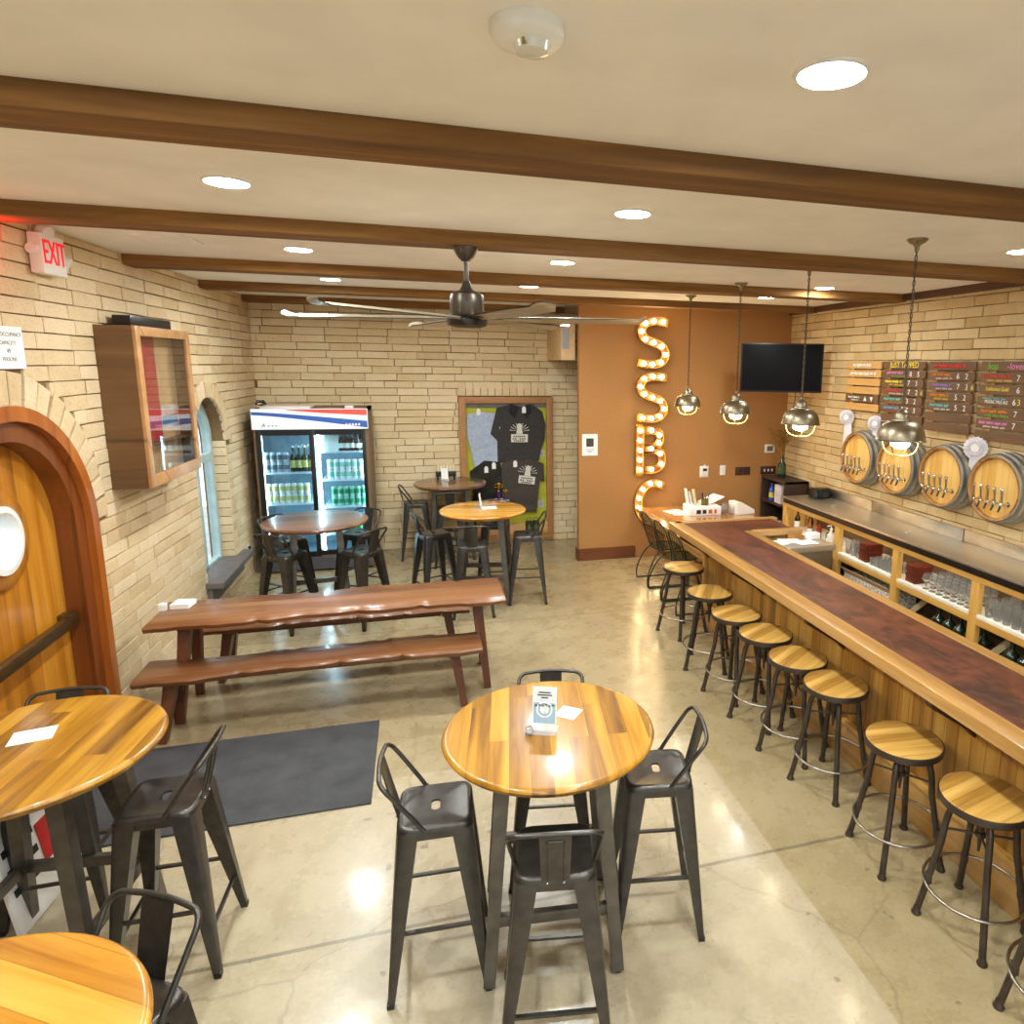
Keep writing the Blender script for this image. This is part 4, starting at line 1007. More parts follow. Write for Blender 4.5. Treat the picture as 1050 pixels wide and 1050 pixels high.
BB=[[(-.16,-.315,0),(-.16,.315,0)],catmull([(-.11,.262,0),(.02,.265,0),(.1,.235,0),(.125,.16,0),(.1,.085,0),(.03,.045,0),(-.11,.035,0)],6),catmull([(-.11,.0,0),(.05,-.0,0),(.135,-.045,0),(.16,-.13,0),(.13,-.215,0),(.05,-.26,0),(-.11,-.262,0)],6)]
def letter(ch,strokes,bulbs,z,label):
    t=thing('marquee_letter',label,'lit letter',M=BK((2.935,YP-.005,z)),group='marquee letters')
    b=MB(); c=MB()
    for k,s in enumerate(strokes):
        L,Q=ribbon(s,.105); n=len(L); dz=.02+.0015*k
        for i in range(n-1):
            b.hexa([L[i],L[i+1],Q[i+1],Q[i],*[p+Vector((0,0,dz)) for p in (L[i],L[i+1],Q[i+1],Q[i])]])
        for E in (L,Q):
            for i in range(n-1):
                d=(E[i+1]-E[i]).normalized(); nn=Vector((-d.y,d.x,0))*.004
                c.hexa([E[i]-nn,E[i+1]-nn,E[i+1]+nn,E[i]+nn,*[p+Vector((0,0,.075)) for p in (E[i]-nn,E[i+1]-nn,E[i+1]+nn,E[i]+nn)]])
        for p,q in ((L[0],Q[0]),(L[-1],Q[-1])): 
            if ch!='B' or k==0: c.bar(p+Vector((0,0,.0375)),q+Vector((0,0,.0375)),.075,.008)
    part('letter_face',b,mi,t,smooth=0); part('letter_rim',c,mr,t,smooth=0)
    for i,(x,y) in enumerate(bulbs):
        q=MB(); q.cyl((x,y,.02),(x,y,.045),.014,n=10); s_=part('lamp_socket',q,M['brass'],t)
        q=MB(); q.sphere((x,y,.068),.029,14); part('bulb',q,M['bulb'],s_,smooth=60)
def along(P,n): 
    ds=[0]
    for a_,c_ in zip(P,P[1:]): ds.append(ds[-1]+(c_-a_).length)
    out=[]
    for k in range(n):
        g=ds[-1]*(.035+.93*k/(n-1)); i=next(j for j in range(len(ds)-1) if ds[j+1]>=g); f=(g-ds[i])/(ds[i+1]-ds[i]); p=P[i].lerp(P[i+1],f); out.append((p.x,p.y))
    return out
letter('S',[SS],along(SS,11),2.9,'topmost lit marquee letter S on the brown wall')
letter('S',[SS],along(SS,11),2.19,'second lit marquee letter S from the top on the brown wall')
letter('B',BB,[(-.16,.26),(-.16,.13),(-.16,0),(-.16,-.13),(-.16,-.26),(-.0,.265),(.11,.2),(.105,.1),(.0,.02),(.13,-.05),(.145,-.19),(.01,-.262)],1.49,'lit marquee letter B on the brown wall')
letter('C',[CC],along(CC,8),.775,'lowest lit marquee letter C, partly behind the low counter')
# ---------------------------------------------------------------- things on the brown wall
def plate(name,w,h,mat,label,cat,x,z,extra=None):
    t=thing(name,label,cat,M=BK((x,YP,z))); b=MB(); b.box((0,0,.006),(w,h,.012),.004); part('plate',b,mat,t)
    if extra: extra(t)
    return t
def tg(t,xs,mat=M['white'],w=.02,h=.035):
    for x in xs:
        b=MB(); b.box((x,0,.014),(w,h,.008),.002); part('toggle',b,mat,t)
def th(t): b=MB(); b.box((0,.0,.013),(.09,.07,.004)); part('display',b,M['grey'] if 0 else plain('lcd',(96,104,96),.3),t)
plate('thermostat',.16,.12,M['white'],'white thermostat on the brown wall near the dried stems','thermostat',4.74,1.468,th)
plate('light_switch',.085,.14,M['white'],'white switch plate on the brown wall above the low counter, beside the sensor','switch',4.02,1.175,lambda t:tg(t,[0]))
def sens(t): 
    b=MB(); b.box((0,.01,.02),(.1,.13,.03),.006); part('housing',b,M['white'],t); b=MB(); b.box((0,.03,.037),(.06,.035,.004)); part('display',b,M['ink'],t)
    b=MB(); b.cyl((0,.075,.02),(0,.1,.02),.012); part('knob',b,M['white'],t)
plate('wall_sensor',.13,.16,M['white'],'white wall controller with small dark display above the low counter','wall controller',3.74,1.165,sens)
plate('outlet_plate',.23,.115,br,'brown outlet plate with a single dark socket on the brown wall','outlet',4.33,1.157,lambda t:tg(t,[-.04,.04],M['ink'],.03,.05))
plate('switch_plate',.24,.115,br,'brown switch plate with three white toggles on the brown wall','switch',4.73,1.158,lambda t:tg(t,[-.06,0,.06]))
t=thing('wall_notice','white paper notice with a small dark picture on the brown wall','notice',M=BK((2.105,YP,1.57)))
b=MB(); b.box((0,0,.002),(.21,.285,.003)); part('sheet',b,M['paper'],t)
b=MB(); b.box((0,.03,.004),(.1,.11,.002)); part('picture',b,plain('dark_picture',(70,74,68),.7,var=.5,scale=60),t)
for k in range(3):
    b=MB(); b.box((0,-.06-.018*k,.0042),(.12-.03*k,.006,.001)); part('text_line',b,M['grey'],t)
# box at the wall return with grey panel
t=thing('wall_unit','tan wall box with grey louvred panel high beside the brown wall','wall unit',(1.86,9.15,2.66))
b=MB(); b.bx(-.1,.085,-.25,.78,0,.5,.01); part('cabinet',b,M['tan'],t)
b=MB(); b.bx(-.09,0.0,-.262,-.249,.14,.4,.004); 
for k in range(7): b.bx(-.085,-.005,-.268,-.26,.155+.033*k,.172+.033*k)
part('louvre',b,plain('grey_louvre',(170,170,172),.5),t)
# ---------------------------------------------------------------- drinks cooler
fg=plain('cooler_bronze_side',(120,96,70),.5); fi=plain('cooler_inside',(130,158,172),.5); fx,fy=-1.285,9.06
t=thing('drinks_cooler','two-door glass drinks cooler with red and blue swoosh header in the corner','drinks cooler',(fx,fy,0))
W=.645; 
b=MB(); b.bx(-W,-W+.04,.0,.76,.02,2.03); b.bx(W-.04,W,.0,.76,.02,2.03); b.bx(-W,W,.0,.76,1.99,2.03); b.bx(-W+.04,W-.04,.72,.76,.02,1.99); b.bx(-W+.04,W-.04,.0,.76,.02,.2); b.bx(-W+.04,W-.04,.0,.3,1.78,1.99); part('cabinet',b,fg,t)
b=MB(); b.bx(-W+.04,W-.04,.7,.719,.2,1.78); b.bx(-W+.041,-W+.05,.08,.7,.2,1.78); b.bx(W-.05,W-.041,.08,.7,.2,1.78); b.bx(-W+.04,W-.04,.08,.7,.2,.21); b.bx(-W+.04,W-.04,.08,.7,1.765,1.779); part('liner',b,fi,t)
b=MB(); b.bx(-W,W,-.055,.02,1.79,2.035,.006); hd=part('header',b,M['ledhead'],t)
def strip(f0,f1,mat,nm,d):
    b=MB(); n=40; A=[]
    for i in range(n+1):
        u=i/n; x=-W+.006+(2*W-.012)*u; lo,hi=f0(u),f1(u); lo,hi=max(1.796,min(2.03,lo)),max(1.796,min(2.03,hi)); hi=max(hi,lo+.0005); A.append([b.V((x,-.055-d,lo)),b.V((x,-.055-d,hi)),b.V((x,-.054,lo)),b.V((x,-.054,hi))])
    for p,q in zip(A,A[1:]): b.F([p[0],q[0],q[1],p[1]]); b.F([p[1],q[1],q[3],p[3]]); b.F([p[0],p[2],q[2],q[0]])
    part(nm,b,mat,hd,smooth=0)
strip(lambda u:1.965-.16*(u**1.3)*(1.1-.1*u),lambda u:2.0-.12*(u**1.3)*(1.1-.1*u)+.008*u,emit('header_blue',(52,92,170),.1),'blue_swoosh',.002)
strip(lambda u:2.04-.085*max(0,(u-.25)/.75)**.6,lambda u:2.04,emit('header_red',(214,84,70),.1),'red_swoosh',.002)
text('A',.06,M['ink'],hd,basis((-.52,-.057,1.84),(1,0,0),(0,0,1),(0,-1,0)),shear=.3)
for k in range(3):
    b=MB(); b.bx(-.47+.04*k,-.447+.04*k,-.057,-.054,1.828,1.842); part('lettering',b,M['grey'],hd)
for k in range(5):
    b=MB(); b.lathe([(0,0),(.014,0)],c=(.4+.036*k,-.0585,1.845),n=10,M=Matrix.Rotation(PI/2,3,'X')); part('lettering',b,M['white'],hd)
for s,x0,x1,y in ((0,-W+.03,.02,-.005),(1,-.03,W-.03,.03)):
    b=MB(); w=.055; z0,z1=.2,1.785
    b.bx(x0,x0+w,y-.015,y+.02,z0,z1,.003); b.bx(x1-w,x1,y-.015,y+.02,z0,z1,.003); b.bx(x0+w,x1-w,y-.015,y+.02,z0,z0+.06); b.bx(x0+w,x1-w,y-.015,y+.02,z1-.07,z1); dr=part('door',b,M['black'],t)
    b=MB(); b.bx(x0+w,x1-w,y-.002,y+.002,z0+.06,z1-.07); part('glass_pane',b,M['coolpane'],dr)
    b=MB(); b.bx((x1-.04) if s==0 else x0+.02,(x1-.02) if s==0 else x0+.04,y-.035,y-.015,.8,1.3,.004); part('handle',b,M['black'],dr)
b=MB(); b.bx(.035,.06,.075,.1,.23,1.72); part('led_strip',b,M['led'],t)
b=MB(); b.bx(-W+.052,-W+.07,.085,.1,.23,1.72); b.bx(W-.07,W-.052,.085,.1,.23,1.72); part('led_strip',b,M['led'],t)
b=MB(); 
for k in range(6): b.bx(-W+.05,W-.05,-.012,.004,.035+.026*k,.05+.026*k)
part('grille',b,plain('grille_grey',(120,124,140),.4,.5),t)
shm=plain('cooler_shelf',(220,230,236),.4)
SL=[1.25,.86,.47]; SR=[1.5,1.145,.8,.45]
for z in SL: b=MB(); b.bx(-W+.055,-.0,.1,.66,z-.022,z); part('shelf',b,shm,t)
for z in SR: b=MB(); b.bx(.065,W-.055,.1,.66,z-.022,z); part('shelf',b,shm,t)
def can(mat,band,label,group):
    t=thing('drink_can',label,'can',(0,0,0),0,group)
    b=MB(); b.lathe([(0,.004),(.024,.0),(.033,.008),(.033,.112),(.026,.122),(.024,.12),(0,.119)],n=16); part('body',b,mat,t,smooth=50)
    b=MB(); b.lathe([(.0335,.035),(.0335,.09)],n=16); part('label_band',b,band,t,smooth=60)
    return t
cw=plain('can_white',(232,234,232),.3,.3); cwd=plain('can_silver_blue',(170,184,196),.3,.5); cy=plain('can_yellow',(206,196,120),.4); cb=plain('can_bluegrey',(80,96,112),.4); cg=plain('can_green',(40,150,96),.4); clg=plain('can_pale_green',(150,206,186),.4)
def shelfcans(mat,band,label,group,x0,n,z,layers,pitch=.0715):
    p=can(mat,band,label,group); first=True
    for L in range(layers):
        for k in range(n):
            loc=(fx+x0+pitch*k,fy+.15,z+.123*L)
            if first: p.location=loc; first=False
            else: dup(p,loc,0)
shelfcans(cwd,cb,'silver and dark blue drink can on the top left shelf of the cooler','cans, cooler left top shelf',-.55,4,SL[0],2)
shelfcans(cw,cy,'white and yellow drink can on the second left shelf of the cooler','cans, cooler left second shelf',-.55,7,SL[1],2)
shelfcans(cw,cwd,'white and silver drink can on the third left shelf of the cooler, behind the table','cans, cooler left third shelf',-.55,7,SL[2],2)
shelfcans(cw,clg,'white and pale green drink can on the second right shelf of the cooler','cans, cooler right second shelf',.16,6,SR[1],2)
shelfcans(clg,cg,'green drink can on the third right shelf of the cooler','cans, cooler right third shelf',.19,6,SR[2],2,.07)
shelfcans(cw,cg,'white and green drink can on the lowest right shelf of the cooler','cans, cooler right low shelf',.19,6,SR[3],2,.07)
for k in range(4):
    q=bottle('flip_top_bottle',.04,.3,.013,dkg,'dark flip-top bottle with pale label on the top left shelf of the cooler',(fx-.255+.068*k,fy+.16,SL[0]),'flip-top bottles in the cooler','bottle',cy)
    b=MB(); b.tube([(.013,0,.29),(.03,-.01,.31),(.05,-.01,.34)],.004,6); b.cyl((0,0,.3),(0,0,.322),.012,n=10); part('wire_stopper',b,M['white'],q,smooth=60)
for k in range(5):
    bottle('dark_bottle',.036,.2,.014,brn,'dark bottle with white band on the top right shelf of the cooler',(fx+.3+.066*k,fy+.16,SR[0]),'dark bottles in the cooler','bottle',M['paper'])
b=MB(); b.box((0,0,.12),(.2,.16,.24),.004); single('white_box',b,M['paper'],'white box on the top right shelf of the cooler','box',(fx+.175,fy+.17,SR[0]))
b=MB(); b.box((0,0,.012),(.55,.4,.024),.003); single('cardboard_sheet',b,M['paper'],'flat white carton lying on top of the cooler at the left','box',(fx-.3,fy+.3,2.03))
b=MB(); b.box((0,0,.015),(.1,.12,.03),.004); single('small_white_box',b,M['white'],'small white box on top of the cooler at the right','box',(fx+.42,fy+.2,2.03))
b=MB(); 
for k in range(3): b.tube([(.06*math.cos(2*PI*i/14+k)*(1-.15*k),.05*math.sin(2*PI*i/14+k),.02+.02*k+.01*math.sin(i)) for i in range(14)],.006,6,True)
single('cable_coil',b,M['black'],'coil of black cable at the top left corner of the cooler','cable',(fx-.56,fy+.12,2.06),0,None,60)
# ---------------------------------------------------------------- framed shirts
mx,mz=1.165,1.095
t=thing('shirt_display','tan wood display frame with yellow-green backing on the far brick wall','display frame',M=BK((mx,YB-.002,mz)))
fw=plain('tan_frame_wood',(176,124,72),.5)
b=MB(); b.box((0,0,.008),(1.2,1.96,.012)); part('backing',b,plain('lime_backing',(186,186,50),.8,var=.1,scale=6),t)
b=MB(); b.box((-.62,0,.04),(.095,2.09,.08),.006); b.box((.615,0,.04),(.095,2.09,.08),.006); b.box((0,1.0,.04),(1.15,.09,.079),.006); b.box((0,-1.0,.04),(1.15,.09,.079),.006); part('frame',b,fw,t,smooth=30)
b=MB(); b.box((0,-.88,.055),(1.145,.15,.07),.004); part('bottom_ledge',b,plain('pale_ledge_wood',(214,168,112),.6),t)
b=MB(); b.box((0,.925,.03),(1.145,.05,.03)); part('top_valance',b,plain('grey_cloth',(110,108,110),.9),t)
def mp(px,py): return ((px-60)/570*1.145-.572,.955-(py-95)/845*1.88)
def garment(name,label,cat,pts,z,mat,th=.018,wr=3):
    P=[mp(*p) for p in pts]; t=thing(name,label,cat,M=BK((mx,YB-.002,mz)))
    b=MB(); n=len(P)
    # rounded, slightly puffed cloth: outline ring, inset ring, triangulated cap with wrinkles
    cx=sum(p[0] for p in P)/n; cy=sum(p[1] for p in P)/n
    D=[]
    for i in range(n):
        a_,c_=Vector(P[i]),Vector(P[(i+1)%n]); k=max(1,int((c_-a_).length/.04))
        for j in range(k): D.append(a_.lerp(c_,j/k))
    tb=bmesh.new(); vs=[tb.verts.new((p.x,p.y,z)) for p in D]; f=tb.faces.new(vs)
    e=bmesh.ops.extrude_face_region(tb,geom=[f]); tv=[v for v in e['geom'] if isinstance(v,bmesh.types.BMVert)]
    bmesh.ops.translate(tb,vec=(0,0,th),verts=tv)
    bmesh.ops.triangulate(tb,faces=[f for f in tb.faces if len(f.verts)>4])
    bmesh.ops.subdivide_edges(tb,edges=[e for e in tb.edges if e.calc_length()>.05],cuts=2,use_grid_fill=True)
    tb.normal_update()
    for v in tb.verts:
        if v.co.z>z+th*.5:
            v.co.z+=.006*math.sin(v.co.x*31+v.co.y*17)+.005*math.sin(v.co.y*43-v.co.x*12)
    b.merge(tb); part('cloth',b,mat,t,smooth=70)
    return t
lbl=plain('pale_blue_shirt',(176,190,212),.9,scale=25); dkc=plain('black_cotton',(62,58,56),.9,scale=25); dkc2=plain('charcoal_cotton',(76,68,62),.9,scale=25); gcl=plain('black_green_cloth',(40,44,30),.9)
def logo(t,px,py,s,tilt,z):
    x,y=mp(px,py); Mt=Matrix.Translation((x,y,z))@Matrix.Rotation(tilt,4,'Z')
    w=plain('shirt_print',(226,222,206),.8,var=.02) if 'pr' not in M else M['pr']; M['pr']=w
    b=MB(); b.prism([(-.125*s,-.14*s),(.125*s,-.14*s),(.125*s,-.02*s),(-.125*s,-.02*s)],0,.003,Mt)
    b.prism([(-.05*s,-.015*s),(.05*s,-.015*s),(.035*s,.07*s),(.045*s,.1*s),(.02*s,.14*s),(-.02*s,.14*s),(-.045*s,.1*s),(-.035*s,.07*s)],0,.003,Mt)
    for k in range(9):
        a_=PI*(k+.5)/9
        if abs(a_-PI/2)<.3: continue
        c,s2=math.cos(a_),math.sin(a_); b.bar(Mt@Vector((.06*s*c,.02*s+.06*s*s2,.002)),Mt@Vector((.15*s*c,.02*s+.13*s*s2,.002)),.004,.002,.01,.002)
    o=part('print',b,w,t,smooth=0)
    for k,(ln,yy) in enumerate(((.18,-.055),(.2,-.09),(.16,-.12))):
        b=MB(); 
        for q in range(6): 
            if q!=2 or k!=1: b.prism([(-ln*s/2+ln*s/6*q,yy*s-.01*s),(-ln*s/2+ln*s/6*q+ln*s/9,yy*s-.01*s),(-ln*s/2+ln*s/6*q+ln*s/9,yy*s+.01*s),(-ln*s/2+ln*s/6*q,yy*s+.01*s)],.003,.004,Mt)
        part('print_letters',b,M['ink'],o,smooth=0)
def ptag(t,px,py,z):
    x,y=mp(px,py); b=MB(); b.prism([(-.028,-.05),(.028,-.05),(.028,.02),(.012,.045),(-.012,.045),(-.028,.02)],z,z+.003,Matrix.Translation((x,y,0))); part('price_tag',b,M['paper'],t,smooth=0)
g=garment('t_shirt','pale blue shirt pinned at the upper left of the tan frame','shirt',[(68,165),(160,150),(285,160),(300,240),(278,330),(278,500),(110,500),(92,400),(66,300)],.016,lbl); ptag(g,148,148,.045)
g=garment('polo_shirt','black polo shirt with pale crest pinned at the upper right of the tan frame','shirt',[(275,125),(380,98),(440,118),(525,100),(600,150),(622,230),(616,340),(590,385),(572,470),(275,480),(275,335),(228,290)],.03,dkc); logo(g,432,285,.96,R(-1),.066); ptag(g,466,135,.062)
b=MB(); 
for s in (-1,1): b.prism([mp(440+s*8,118),mp(440+s*70,100),mp(440+s*82,150),mp(440+s*40,195)],.05,.062)
part('collar',b,plain('black_collar',(34,34,36),.9),g,smooth=0)
g=garment('t_shirt','dark shirt bundled at the lower left of the tan frame','shirt',[(78,530),(180,462),(292,475),(312,600),(305,800),(110,800),(96,640),(80,600)],.034,plain('dark_camo_cotton',(44,42,36),.9,var=.3,scale=10)); ptag(g,192,518,.064); ptag(g,246,494,.064)
g=garment('t_shirt','charcoal T-shirt with pale crest pinned at the lower right of the tan frame','shirt',[(300,490),(385,455),(430,470),(495,460),(605,488),(610,612),(577,600),(550,815),(300,800),(305,640)],.046,dkc2); logo(g,484,560,.96,R(-8),.084); ptag(g,397,485,.079)
for k,(px,py) in enumerate(((592,424),(586,762))):
    x,y=mp(px,py); tt=thing('sticker',('upper' if k==0 else 'lower')+' small grey sticker at the right edge inside the tan frame','sticker',M=BK((mx+x,YB-.017,mz+y)))
    b=MB(); b.box((0,0,.002),(.085,.11,.003)); part('sheet',b,plain('sticker_grey',(190,184,180),.7),tt)
    b=MB(); b.prism([(-.025,-.03),(.025,-.03),(0,.035)],.003,.0045); part('emblem',b,M['grey'],tt)
for k,px in enumerate((488,540)):
    x,y=mp(px,900); tt=thing('gift_bag',('left' if k==0 else 'right')+' one of two small dark green bags at the bottom right of the tan frame','bag',M=BK((mx+x,YB-.085,mz+y)))
    b=MB(); b.box((0,0,.04),(.095,.15,.06),.012); part('body',b,gcl,tt,smooth=50)
    b=MB(); b.prism([(-.03,-.05),(.03,-.05),(.0,.05)],.0695,.072); part('panel',b,plain('bag_green',(96,120,44),.8),tt)
    b=MB(); b.tube(catmull([(-.03,.07,.04),(-.02,.12,.04),(.02,.12,.04),(.03,.07,.04)],5),.004,6); part('strap',b,M['black'],tt)
# display stand with caps and trophies
t=thing('display_stand','black two-tier display stand in front of the framed shirts','stand',(.9,9.66,0))
for z in (.5,.68): b=MB(); b.box((0,0,z),(.5,.24,.016),.004); part('shelf',b,M['black'],t)
for x in (-.23,.23):
    for y in (-.1,.1): b=MB(); b.cyl((x,y,0),(x,y,.69),.009,n=8); part('post',b,M['black'],t)
def cap(loc,label,rz):
    t=thing('cap',label,'cap',loc,rz); b=MB(); b.lathe([(.088,0),(.09,.03),(.08,.07),(.05,.1),(0,.112)],n=24); part('crown',b,plain('cap_cloth',(30,30,30),.9),t,smooth=60)
    b=MB(); b.prism([(-.075,-.045),(.075,-.045),(.07,-.12),(.035,-.155),(-.035,-.155),(-.07,-.12)],.002,.009); part('peak',b,plain('cap_peak',(40,40,38),.8),t)
    return t
cap((.74,9.66,.69),'black cap on the upper tier of the black display stand',.1); cap((.78,9.66,.508),'black cap on the lower tier of the black display stand',-.2)
def trophy(loc,s,label):
    t=thing('trophy',label,'trophy',loc); pu=plain('trophy_purple',(110,50,130),.3,.3); go=plain('trophy_gold',(206,168,70),.25,1)
    b=MB(); b.box((0,0,.015*s),(.11*s,.07*s,.03*s),.003); part('base',b,M['paper'],t)
    b=MB(); b.cyl((0,0,.03*s),(0,0,.13*s),.02*s,n=16); part('column',b,pu,t)
    b=MB(); b.lathe([(0,.13),(.02,.13),(.006,.145),(.006,.16),(.03,.185),(.038,.23),(.034,.23),(.02,.18),(0,.175)],n=20); 
    for e in (-1,1): b.tube(catmull([(e*.034,0,.22),(e*.055,0,.215),(e*.05,0,.19),(e*.025,0,.182)],4),.004,6)
    o=part('cup',b,go,t,smooth=50); o.scale=(s,s,s)
trophy((1.0,9.62,.688),1.1,'taller gold cup trophy with purple column on the black display stand')
trophy((1.1,9.6,.688),.72,'smaller gold cup trophy beside the taller one on the black display stand')
b=MB(); b.box((0,0,.04),(.2,.1,.08),.003); single('price_box',b,M['paper'],'white box on the lower tier of the black display stand','box',(1.03,9.62,.508))
# ---------------------------------------------------------------- wall case on the left wall
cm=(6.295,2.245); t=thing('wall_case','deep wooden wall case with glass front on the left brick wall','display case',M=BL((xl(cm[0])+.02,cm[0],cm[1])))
w2,h2=.535,.585; dpt=.235
b=MB(); b.bx(-w2,-w2+.022,-h2,h2,0,dpt); b.bx(w2-.022,w2,-h2,h2,0,dpt); b.bx(-w2+.022,w2-.022,-h2,-h2+.022,0,dpt); b.bx(-w2+.022,w2-.022,h2-.022,h2,0,dpt); part('carcass',b,M['casew'],t)
b=MB(); b.bx(-w2+.022,w2-.022,-h2+.022,h2-.022,.002,.13); part('back_panel',b,plain('case_back',(214,184,140),.7),t)  # tan of the reflected brick wall put into the back colour
b=MB(); f=.075
b.bx(-w2,-w2+f,-h2,h2,dpt,dpt+.024,.003); b.bx(w2-f,w2,-h2,h2,dpt,dpt+.024,.003); b.bx(-w2+f,w2-f,-h2,-h2+f*1.2,dpt,dpt+.024,.003); b.bx(-w2+f,w2-f,h2-f*.9,h2,dpt,dpt+.024,.003); fr_=part('door_frame',b,M['casel'],t,'pale wooden door frame of the wall case',30)
b=MB(); b.bx(-w2+f,w2-f,-h2+f*1.2,h2-f*.9,dpt+.006,dpt+.011); part('glass_pane',b,M['casepane'],fr_)
b=MB(); b.bx(-.26,.1,-.28,h2-.05,.13,.14); part('red_reflection',b,plain('case_red_reflection',(190,44,52),.6),t)  # red patch painting a reflection of the room in the glass
b=MB(); b.bx(-w2+.022,w2-.022,-.3,-.285,.13,.2); part('shelf',b,M['casew'],t)
b=MB(); b.bx(.12,.45,-.2,-.02,.13,.138); part('reflection_panel',b,plain('case_pale_reflection',(214,214,214),.6),t)  # pale panel painting the cooler's reflection in the glass
b=MB(); b.bx(.12,.45,-.17,-.1,.138,.14); part('reflection_stripe',b,M['blue'],t)  # blue band of the same painted cooler reflection
b=MB(); b.box((0,0,.04),(.12,.78,.08),.01); single('sound_bar',b,M['black'],'black slab-shaped speaker bar lying on top of the wooden wall case','speaker',(xl(6.3)+.12,6.36,2.832),R(-1.8))
# ---------------------------------------------------------------- table things
def sheet(w,h,label,loc,rz,cat='paper',name='paper_sheet',prints=True,group=None):
    t=thing(name,label,cat,loc,rz,group); b=MB(); b.box((0,0,.001),(w,h,.002)); part('sheet',b,M['paper'],t)
    if prints:
        rg=random.Random(int(loc[0]*100)); 
        for k in range(5):
            b=MB(); ln=w*rg.uniform(.3,.7); b.box((rg.uniform(-.1,.1)*w,h*(.32-.16*k),.0022),(ln,h*.045,.0006)); part('print_line',b,M['grey'] if k else M['blue'],t)
    return t
def stand_sign(loc,rz,label,w=.105,h=.165,col='blue',tilt=-8):
    t=thing('table_sign',label,'table sign',loc,rz)
    b=MB(); b.box((0,-.02,.003),(w+.02,.085,.006),.002); b.box((0,-.03,.014),(w+.02,.012,.018),.003); part('acrylic_base',b,M['acryl'],t)
    Mt=Matrix.Rotation(R(tilt),4,'X')
    b=MB(); b.box((0,.0,h/2+.02),(w,.003,h),M=Mt); cd=part('card',b,M['paper'],t)
    if col:
        b=MB(); b.box((0,-.0022,h*.3+.02),(w*.94,.001,h*.56),M=Mt); part('picture',b,plain('sign_blue',(150,180,198),.6,var=.1),cd)
        b=MB(); b.box((0,-.0022,h*.79+.02),(w*.94,.001,h*.36),M=Mt); part('heading_panel',b,plain('sign_grey',(224,228,230),.6),cd)
        b=MB(); b.lathe([(0,0),(.02,0)],n=24,M=(Mt@Matrix.Translation((0,-.0035,h*.4+.02))@Matrix.Rotation(PI/2,4,'X')).to_3x3(),c=(Mt@Vector((0,-.0035,h*.4+.02)))); b.lathe([(.03,0),(.036,0)],n=24,M=(Mt@Matrix.Rotation(PI/2,4,'X')).to_3x3(),c=(Mt@Vector((0,-.0035,h*.4+.02)))); part('emblem',b,M['paper'],cd)
        b=MB()
        for k in range(6): b.box((w*(-.36+.145*k),-.003,h*(.5+.02*(k%2))+.02),(w*.1,.001,h*.05),M=Mt)
        for k in range(3): b.box((0,-.003,h*(.86-.07*k)+.02),(w*(.5,.62,.3)[k],.001,h*.035),M=Mt)
        part('print',b,M['ink'],cd)
    b=MB(); b.box((0,-.005,h/2+.02),(w+.008,.003,h+.008),M=Mt); part('acrylic_face',b,M['acrylc'],t)
    return t
stand_sign((.465,2.765,1.02),R(-22),'clear acrylic table sign with blue and grey card on the middle table')
sheet(.1,.1,'white printed card lying beside the acrylic sign on the middle table',(.597,2.872,1.02),R(-38),'card','coaster_card')
b=MB(); b.lathe([(0,0),(.016,0),(.017,.003),(.017,.03),(.011,.036),(0,.036)],n=16); single('glass_jar',b,M['glass'],'tiny clear jar left of the acrylic sign on the middle table','jar',(.395,2.735,1.02))
sheet(.15,.12,'white printed menu sheet on the table beside the arched door',(-1.632,3.272,1.02),R(12),'menu','menu_sheet')
sheet(.12,.1,'white paper at the left picture edge on the table beside the arched door',(-1.80,3.235,1.02),R(30),'paper','paper_sheet')
t=thing('napkin_stack','low stack of white napkins at the wall end of the slab table','napkins',(-1.785,5.69,.76),R(-8)); b=MB()
for k in range(5): b.box((.002*(k%2),.001*k,.004+.007*k),(.13,.13,.006),.001)
part('napkin',b,M['paper'],t)
b=MB(); b.box((0,0,.025),(.055,.05,.05),.004); b.cyl((0,0,.05),(0,0,.056),.015); single('salt_box',b,M['white'],'small white box beside the napkins on the slab table','box',(-1.9,5.63,.76),R(10))
sheet(.16,.13,'white sheet lying on the yellow table',(.68,7.6,1.02),R(5),'paper','paper_sheet')
stand_sign((.60,7.63,1.02),R(78),'thin clear table sign seen edge-on on the yellow table',.1,.14,'')
t=thing('condiment_caddy','black caddy of pale menu rolls on the far table by the brick wall','caddy',(.29,9.66,1.02))
b=MB(); b.box((0,0,.08),(.27,.12,.07),.004); 
for x in (-.11,.11): b.box((x,0,.03),(.03,.1,.06))
part('rack',b,M['black'],t)
pr=plain('pale_rolls',(238,222,180),.7)
for k in range(6): b=MB(); b.cyl((-.105+.042*k,0,.1),(-.105+.042*k,0,.2),.019,n=14); part('menu_roll',b,pr,t)
stand_sign((.27,9.56,1.02),0,'white table sign in front of the black caddy on the far table',.09,.15,'')
